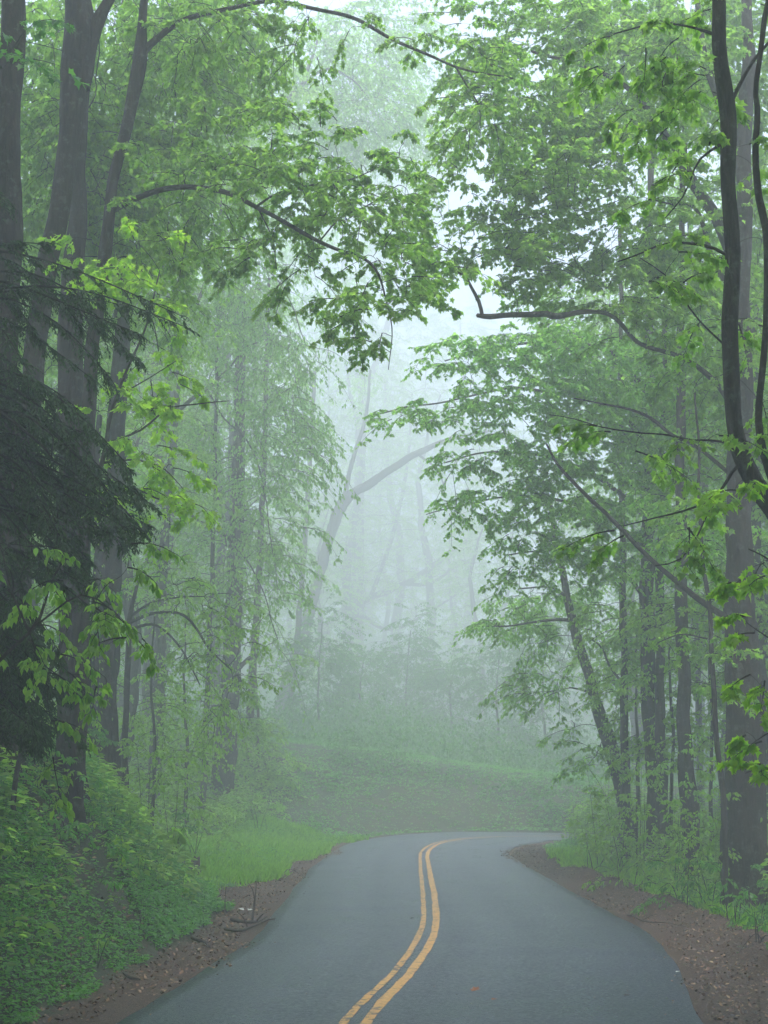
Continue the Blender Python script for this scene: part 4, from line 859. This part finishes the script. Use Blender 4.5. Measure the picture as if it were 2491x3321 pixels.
for a in (
    ('low bush spilling toward the road at the bend, lowest on the right', 1275, 1800, 36, 55, 30),
    ('pale bush leaning left over the road end at the bend', 1285, 1650, 37, 50, 34, 'leaf_cool'),
    ('rounded bush in front of the leaning ivy clad trunk', 1335, 1740, 35, 60, 50),
    ('tall bush between the leaning trunk and the pale straight trunk', 1375, 1650, 34, 55, 55),
    ('broad low bush before the pale straight trunk', 1370, 1830, 31.5, 85, 45),
    ('light green bush under the paired trunks', 1450, 1750, 30, 75, 60),
    ('hazy bush beside the brown trunk in the middle of the right wood', 1480, 1640, 31, 60, 50, 'leaf_cool'),
    ('dense bush with bright new leaves beside the sapling pole', 1525, 1790, 27, 70, 60, 'leaf_mid'),
    ('low dark bush behind the grass strip, left of the thickest trunk', 1475, 1870, 27, 80, 45, 'leaf_dark'),
    ('dark bush covering the foot of the thickest right trunk', 1580, 1900, 24, 55, 50, 'leaf_dark'),
    ('glossy bush in the right edge of the picture over the dirt', 1645, 1900, 22.5, 50, 75, 'leaf_dark'),
    ('small bush low at the right edge beside the dirt bank', 1640, 1985, 20.5, 45, 30, 'leaf_dark'),
    ('slim bush rising between sapling pole and thickest trunk', 1560, 1640, 26, 35, 60, 'leaf_mid'),
    ('feathery bush in the mist right of the stout brown trunk', 320, 1640, 31, 75, 55),
    ('low bush at the foot of the stout brown trunk', 270, 1740, 30, 60, 45),
    ('arching bush with pale sprays left of the thin straight trunk', 380, 1690, 34, 55, 40),
    ('dark bush in the hollow behind the end of the green bank', 350, 1775, 36, 60, 35, 'leaf_dark'),
    ('bush around the base of the thin straight trunk', 425, 1780, 39, 50, 35),
    ('small bush at the base of the thick trunk with green shoots', 465, 1810, 41, 36, 20),
    ('bush between the tilted trunk and the far pair', 560, 1735, 52, 45, 28, 'leaf_cool'),
    ('leafy bush on top of the green bank at the left edge', 30, 1600, 17.5, 60, 50, 'leaf_mid'),
    ('bush with drooping leaves on the bank crest below the dark trunks', 140, 1690, 21, 60, 45, 'leaf_mid'),
    ('big bush of bright leaves low in front of the dark hemlock foot', 70, 1540, 14.5, 110, 50, 'leaf_mid'),
    ('rough green bush on the upper bank right under the hemlock', 60, 1670, 15, 90, 55, 'herb'),
    ('leafy clump halfway down the left bank slope', 150, 1790, 17, 80, 45, 'herb'),
    ('fresh green clump on the bank shoulder near the young plant', 290, 1850, 23, 60, 32, 'leaf_mid'),
    ('dark leafy clump at the left edge halfway up the bank', 20, 1830, 14.5, 60, 50, 'leaf_dark'),
    ('small yellow-green bush hanging from the bank crest', 215, 1800, 22, 45, 28, 'leaf_bright'),
    ('hazy bush on the foggy slope past the far left trunks', 700, 1700, 66, 60, 28, 'leaf_dark'),
    ('misty bush high on the slope above the bend', 800, 1620, 70, 80, 45, 'leaf_dark'),
    ('misty bush on the slope above the far end of the road', 960, 1680, 70, 80, 35, 'leaf_dark'),
    ('misty bush just above the road where it leaves the picture', 1120, 1720, 68, 80, 35, 'leaf_dark'),
    ('far bush in the fog right behind the bend', 1220, 1700, 64, 70, 50, 'leaf_dark')):
    lab, x, y, Y, rx, ry = a[:6]; k = max(1, Y / 26)
    shrub(lab, x, y, Y, rx, ry, a[6] if len(a) > 6 else 'leaf_mid', .085 * min(k, 1.7), 26 / min(k, 1.7) ** 1.7, .36 * k, 'oval' if Y < 33 else 'kite', .5 + Y * .012)
def plant(label, x, y, Y, n, lf, hgt, leafm):
    p0 = gnd_on(x, y, Y); root = empty('young_plant', p0); tag(root, label, 'plant')
    mb = MB(); ns = n; th = rng.uniform(0, 6.28, ns); hh = hgt * rng.uniform(.6, 1, ns)
    e = np.stack([.5 * hgt * np.cos(th) * rng.random(ns), .5 * hgt * np.sin(th) * rng.random(ns), hh], -1)
    t = np.linspace(0, 1, 6)[None, :, None]; P = e[:, None] * t; P[:, :, 2] = (hh[:, None] * np.sin(t[..., 0] * 1.4))
    mb.tubes(P, .005 * np.ones((ns, 6)), 5); mb.build('stem', M['bark_dark'], root)
    mb = MB(); q = np.repeat(P[:, 3:].reshape(-1, 3), 3, 0); a = rng.normal(0, .5, q.shape) + [0, 0, -.7]
    leaves(mb, q, a, rng.normal(0, .6, q.shape) + [0, -.3, .5], lf * rng.uniform(.6, 1.2, len(q)), 'oval'); mb.build('foliage', M[leafm], root)
def gnd_on(x, y, Y):
    c = at(x, y, Y); return np.array([c[0], c[1], h1(c[0], c[1])])
plant('young plant with large hanging leaves on the end of the green bank', 372, 1860, 27, 7, .20, .75, 'leaf_mid')
plant('single tall broad-leaved weed in the ivy low on the left bank', 215, 1965, 19, 2, .10, .5, 'leaf_mid')

# ================================================================== GROUND COVER
def scatter(n, x0, x1, y0, y1, emin, emax, side=0, ypow=1.0, rel=True):
    X = rng.uniform(x0, x1, n); Y = y0 + (y1 - y0) * rng.random(n) ** ypow
    ok = np.abs(X) < Y * .31 + 1.2; X, Y = X[ok], Y[ok]
    e, s = road_e(X, Y); w = .42 * wav(X * 1.7, Y * 1.7, 31)
    if rel: emin = emin + strip_w(Y, s); emax = emax + 0 * Y
    elif emax > 0: emax = strip_w(Y, s) + .5
    ok = (e + w > emin) & (e < emax) & ((s == side) | (side == 0)); return X[ok], Y[ok], e[ok]
def herbs(name, label, X, Y, leafm, size, hmax, per=5, shape='oval', up=.55):
    n = len(X); Z = height(X, Y); mb = MB()
    patch = wav(X * .9, Y * .9, 17); bare = (wav(X * 1.6, Y * 1.3, 23) > .62); keep = ~bare | (rng.random(n) < .15)
    X, Y, Z, patch = X[keep], Y[keep], Z[keep], patch[keep]; n = len(X)
    hh = hmax * (.35 + .65 * rng.random(n)) * (1 + .8 * patch).clip(.2)
    th = rng.uniform(0, 6.28, (n, per)); o = np.stack([np.cos(th), np.sin(th), up * rng.uniform(-.3, .8, th.shape)], -1)
    base = np.stack([X, Y, Z + hh], -1)[:, None] + o * (size * rng.uniform(.1, .9, (n, per)))[..., None]
    base[..., 2] -= hh[:, None] * rng.random((n, per)) * .5
    nr = np.array([0, -.25, 1.]) + rng.normal(0, .35, (n, per, 3))
    leaves(mb, base.reshape(-1, 3), (o + [0, 0, -.15]).reshape(-1, 3), nr.reshape(-1, 3), (size * rng.uniform(.5, 1.2, (n, per)) * (1 + .25 * patch[:, None])).ravel(), shape)
    m2 = n // 3; P = np.stack([np.stack([X, Y, Z - .02], -1), np.stack([X + rng.normal(0, .02, n), Y, Z + hh], -1)], 1)[:m2]
    mb.tubes(P, np.full((m2, 2), .003), 3, 1)
    tag(mb.build(name, [M[leafm], M['bark_dark']]), label, 'ground cover', None, 'stuff')
X, Y, e = scatter(75000, -11, -1.5, 12.5, 33, .0, 9, -1)
herbs('ground_ivy', 'thick wet carpet of small green leaves over the near left bank', X, Y, 'herb', .07, .14, 6)
X, Y, e = scatter(5500, -11, -1.5, 13, 33, .5, 9, -1)
herbs('tall_weeds', 'taller broad-leaved weeds standing out of the left bank carpet', X, Y, 'leaf_mid', .14, .38, 7)
X, Y, e = scatter(70000, -26, 16, 28, 90, .1, 30, -1, .9)
herbs('verge_plants', 'low green growth over the misty slope beyond the left bank', X, Y, 'herb', .12, .16, 4, 'kite')
X, Y, e = scatter(21000, 2, 22, 18, 60, .8, 14, 1)
herbs('understory_plants', 'knee-high leafy undergrowth around the right hand trunks', X, Y, 'leaf_mid', .13, 1.0, 9, 'oval')
X, Y, e = scatter(12000, 2, 24, 20, 60, 1.7, 16, 1)
herbs('tall_understory', 'waist-high mass of leafy stems closing the right wood between the trunks', X, Y, 'leaf_mid', .14, 1.7, 10, 'oval')
X, Y, e = scatter(12000, -24, -4, 32, 64, 3.0, 22, -1)
herbs('hollow_plants', 'leafy undergrowth in the misty hollow around the left hand trunks', X, Y, 'leaf_mid', .16, .9, 9, 'kite')
X, Y, e = scatter(52000, 2, 22, 15, 60, .1, 14, 1)
herbs('wood_floor_plants', 'dark green low plants covering the floor of the right wood', X, Y, 'herb', .10, .16, 5, 'oval')
def grass(name, label, X, Y, h, w=.012, matn='grass'):
    n = len(X); Z = height(X, Y); mb = MB(); per = 7
    p = np.repeat(np.stack([X, Y, Z], -1), per, 0) + rng.normal(0, .05, (n * per, 3)) * [1, 1, 0]
    a = rng.normal(0, .35, (n * per, 3)); a[:, 2] = 1
    leaves(mb, p, a, rng.normal(0, 1, (n * per, 3)) * [1, 1, .1], h * rng.uniform(.5, 1.2, n * per), 'blade', 0, .45)
    tag(mb.build(name, M[matn]), label, 'grass', None, 'stuff')
X, Y, e = scatter(17000, -8, 4, 29, 56, -.1, 4.0, -1)
k = rng.random(len(X)) < np.where(Y < 34, .35, 1); grass('grass', 'bright grass verge along the outer edge before the bend', X[k], Y[k], .22)
X, Y, e = scatter(22000, 3, 12, 16, 46, -.15, 2.6, 1)
grass('grass_strip', 'bright green strip of grass behind the right dirt shoulder', X, Y, .20)
# the far wood on the hill is one mass in the fog
n = 210000; Y = 78 + 190 * rng.random(n) ** 1.3; X = rng.uniform(-1, 1, n) * (Y * .33 + 4); e, s_ = road_e(X, Y); k = (e > 7) & (np.abs(X) < Y * .33 + 4)
X, Y = X[k], Y[k]; n = len(X); cl_ = (1.5 + 1.6 * wav(X * .5, Y * .5, 71)).clip(.3); Z = height(X, Y) + rng.random(n) * cl_ * (.5 + Y / 140)
mb = MB(); a = rng.normal(0, .7, (n, 3)); a[:, 2] -= .5
leaves(mb, np.stack([X, Y, Z], -1), a, rng.normal(0, .4, (n, 3)) + [0, -.2, 1], (.09 + .0016 * Y) * rng.uniform(.5, 1.3, n), 'kite')
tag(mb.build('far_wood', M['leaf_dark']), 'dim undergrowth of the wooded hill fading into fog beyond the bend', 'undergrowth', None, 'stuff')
# litter, gravel and twigs
def litter(name, label, X, Y, size, mat, lift=.01):
    Z = height(X, Y); e, _ = road_e(X, Y); Z = np.where(e < 0, .018, np.maximum(Z, -.02)) + lift; n = len(X); mb = MB()
    th = rng.uniform(0, 6.28, n); a = np.stack([np.cos(th), np.sin(th), rng.normal(0, .25, n)], -1)
    leaves(mb, np.stack([X, Y, Z], -1), a, rng.normal(0, .35, (n, 3)) + [0, 0, 1], size * rng.uniform(.4, 1.3, n), 'kite', .3, -.3)
    return tag(mb.build(name, mat), label, 'litter', None, 'stuff')
X, Y, e = scatter(60000, -6, 3, 12.5, 52, .04, 1.9, -1, rel=False); litter('leaf_litter', 'brown fallen leaves and bark bits along the left road edge', X, Y, .055, M['litter'])
X, Y, e = scatter(26000, -11, -2, 12.5, 32, .2, 8, -1); litter('bank_litter', 'old brown leaves lying in the bare gaps of the left bank', X, Y, .07, M['litter'], .02)
X, Y, e = scatter(60000, 1.5, 9, 12.5, 52, .04, 2.9, 1, rel=False); litter('dirt_litter', 'brown leaf scraps strewn over the right dirt shoulder', X, Y, .05, M['litter'])
X, Y, e = scatter(26000, -5, 8, 12.5, 50, -9, 0, 0, rel=False); k = rng.random(len(X)) < .035 + .6 * np.exp(e / .22); litter('road_scraps', 'tiny leaf scraps scattered on the wet asphalt', X[k], Y[k], .028, M['litter'], .008)
def stones(name, label, X, Y, s):
    n = len(X); Z = height(X, Y); mb = MB()
    O = np.array([(1, 0, 0), (0, 1, 0), (-1, 0, 0), (0, -1, 0), (0, 0, .8), (0, 0, -.6)]); F = np.array([(0, 1, 4), (1, 2, 4), (2, 3, 4), (3, 0, 4), (1, 0, 5), (2, 1, 5), (3, 2, 5), (0, 3, 5)])
    V = np.stack([X, Y, Z], -1)[:, None] + O[None] * (s * rng.uniform(.4, 1.4, (n, 1, 1))) * rng.uniform(.6, 1.3, (n, 6, 1))
    mb.add(V, ((np.arange(n) * 6)[:, None, None] + F[None]).reshape(-1, 3)); tag(mb.build(name, M['stone'], smooth=False), label, 'gravel', None, 'stuff')
X, Y, e = scatter(16000, 1.5, 9, 12.5, 50, .3, 2.7, 1, rel=False); stones('gravel', 'loose clods and gravel of the ploughed up right shoulder', X, Y, .022)

# ================================================================== SMALL THINGS
def stick(label, pix, w, z=.03, up=None, name='fallen_branch', group=None, forks=()):
    P = [gray(*q) + [0, 0, z] for q in pix]; P = np.array(P)
    if up is not None: P[:, 2] += np.array(up)
    o3 = P[0].copy(); r_ = w * (1 - .6 * np.linspace(0, 1, len(P))); Q, r2 = limb_curve(P, r_, .06, .012, int(pix[0][0]))
    root = empty(name, o3); tag(root, label, 'branch', group)
    mb = MB(); mb.trunk(Q, r2, 7, rough=.08, seed=int(pix[0][0])); mb.build('stem', M['rot'], root, origin=o3)
    for f in forks:
        k = int(f[0] * (len(Q) - 1)); a = Q[k]; b = a + np.array(f[1:4]); mid = (a + b) / 2 + [0.02, 0, .03]
        q2, rr = limb_curve(np.array([a, mid, b]), np.array([w * .5, w * .4, w * .15]), .05, .008, k)
        mb = MB(); mb.trunk(q2, rr, 6, seed=k); mb.build('twig', M['rot'], root, origin=o3)
G = 'fallen branches on the left shoulder'
stick('long dark stick whose tip pokes onto the asphalt on the left', [(486, 2012), (520, 2016), (555, 2002), (596, 1990)], .028, .04, None, group=G, forks=((.3, -.2, .1, .25), (.6, .25, .1, .05)))
stick('crooked black branch standing upright on the left shoulder', [(545, 1990), (547, 1989), (549, 1988), (551, 1987)], .022, .0, [0, .22, .38, .62], group=G, forks=((.6, -.12, 0, .3),))
stick('thin upright twig at the tip of the green bank', [(486, 1978), (486, 1977), (487, 1976)], .012, 0, [0, .25, .5], group=G)
stick('thick rotten branch lying under the upright one', [(500, 1992), (525, 1996), (552, 1994), (575, 1985)], .035, .03, None, group=G, forks=((.5, .15, -.1, .15),))
stick('short mossy stick beside the bank lower down the left shoulder', [(415, 2030), (435, 2040), (452, 2052)], .03, .03, None, group=G)
stick('dark stick half hidden by leaves near the lower left road edge', [(268, 2108), (285, 2118), (300, 2128)], .022, .03, None, group=G)
stick('pale bent twig arching over the far part of the left shoulder', [(600, 1905), (625, 1890), (650, 1890)], .014, .02, [0, .12, 0], group=G)
G = 'fallen twigs on the right shoulder'
stick('long thin twig lying along the right road edge', [(1355, 1985), (1400, 2003), (1445, 2012), (1490, 2018)], .014, .04, [0, .05, .1, .03], group=G, forks=((.4, .3, .05, .1),))
stick('thin dead stalk standing up out of the right dirt', [(1336, 1925), (1336, 1924), (1335, 1923)], .009, 0, [0, .3, .6], group=G)
stick('twig on the crest of the right dirt shoulder beside the grass', [(1380, 1900), (1420, 1925), (1455, 1940)], .013, .05, None, group=G)
stick('small twig near the green edge at the far right', [(1560, 1975), (1600, 1985), (1640, 1990)], .016, .05, [0, .15, 0], group=G, forks=((.5, .2, .1, .15),))
stick('short black twig lying on the asphalt near the lower right edge', [(1458, 2146), (1472, 2146), (1480, 2144)], .008, .022, None, group=G)

def stump():
    p = gray(408, 1893); root = empty('tree_stump', p); tag(root, 'small rotten broken stump at the end of the green bank', 'stump')
    mb = MB(); th = np.linspace(0, 2 * np.pi, 18, endpoint=False); rows_ = []
    for z, r0 in ((-.15, .30), (.05, .26), (.2, .23), (.34, .22)):
        rr = r0 * (1 + .12 * np.sin(3 * th + 1) + .07 * np.sin(7 * th)); zz = z + (0 if z < .3 else 1) * (.10 * np.sin(2 * th + .5) + .06 * np.sin(5 * th + 2)); rows_.append(np.stack([rr * np.cos(th), rr * np.sin(th), zz + 0 * th], -1))
    rows_.append(rows_[-1] * [.8, .8, 1] + [0, 0, -.02]); rows_.append(rows_[-1] * [.4, .4, .6]); V = np.concatenate(rows_)
    k = (np.arange(len(rows_) - 1) * 18)[:, None]; j = np.arange(18)[None]; j2 = (j + 1) % 18
    mb.add(V, np.stack([k + j, k + j2, k + 18 + j2, k + 18 + j], -1).reshape(-1, 4)); mb.add(np.vstack([rows_[-1], [[0, 0, .1]]]), np.stack([np.arange(18), (np.arange(18) + 1) % 18, np.full(18, 18)], -1))
    mb.build('stump_body', M['rot'], root)
stump()
def road_leaf(label, x, y, size, mat):
    p = gnd(x, y, .025); mb = MB()
    for k in range(2): leaves(mb, [[k * .03, k * .01, .004]], [[1, .4 - k, .12]], [[0, -.3, 1]], size, 'maple', .3, -.3)
    o = mb.build('fallen_leaf', mat); o.location = p; tag(o, label, 'leaf')
road_leaf('orange-brown fallen leaf in the middle of the right lane', 1019, 2141, .10, M['orange_leaf'])
road_leaf('black wet leaf on the right lane near the lower edge', 1348, 2152, .07, M['black_leaf'])
road_leaf('small brown leaf below the orange-brown one', 1062, 2160, .05, M['orange_leaf'])
road_leaf('pale scrap of leaf near the right road edge', 1460, 2100, .035, M['pale'])
road_leaf('dark scrap on the left lane near the yellow lines', 887, 1985, .06, M['black_leaf'])
def scrap():
    p = gray(533, 1972) + [0, 0, .04]; mb = MB(); leaves(mb, [[0, 0, 0], [.03, .05, .01], [-.05, .02, .0]], [[1, 0, .4], [0, 1, .2], [-1, .3, .5]], [[0, -.4, 1]] * 3, .13, 'oval', .3, .3)
    o = mb.build('pale_scrap', M['pale']); o.location = p; tag(o, 'whitish scrap lying among the sticks on the left shoulder', 'scrap')
scrap()

# ================================================================== HAZE
hm = bpy.data.materials.new('haze'); hm.use_nodes = True; nt = hm.node_tree
nt.nodes.remove(nt.nodes['Principled BSDF'])
pv = nt.nodes.new('ShaderNodeVolumePrincipled'); pv.inputs['Color'].default_value = (.915, .965, .99, 1); pv.inputs['Density'].default_value = HAZE
pv.inputs['Anisotropy'].default_value = .3; pv.inputs['Density Attribute'].default_value = ''
nt.links.new(pv.outputs[0], nt.nodes['Material Output'].inputs['Volume'])
top = 0
for o in SC.objects:
    if o.type == 'MESH':
        mw = o.matrix_basis if o.parent is None else o.parent.matrix_basis @ o.matrix_basis
        top = max(top, max((mw @ Vector(c)).z for c in o.bound_box))
print('highest', top)
mb = MB(); x0, x1, y0, y1, z0, z1 = -165, 165, -80, 350, -5, top + 1.5
V = [(x, y, z) for z in (z0, z1) for y in (y0, y1) for x in (x0, x1)]
mb.add(V, [(0, 2, 3, 1), (4, 5, 7, 6), (0, 1, 5, 4), (2, 6, 7, 3), (0, 4, 6, 2), (1, 3, 7, 5)])
tag(mb.build('haze', hm, smooth=False), 'pale morning fog filling the whole valley road', None, None, 'stuff')
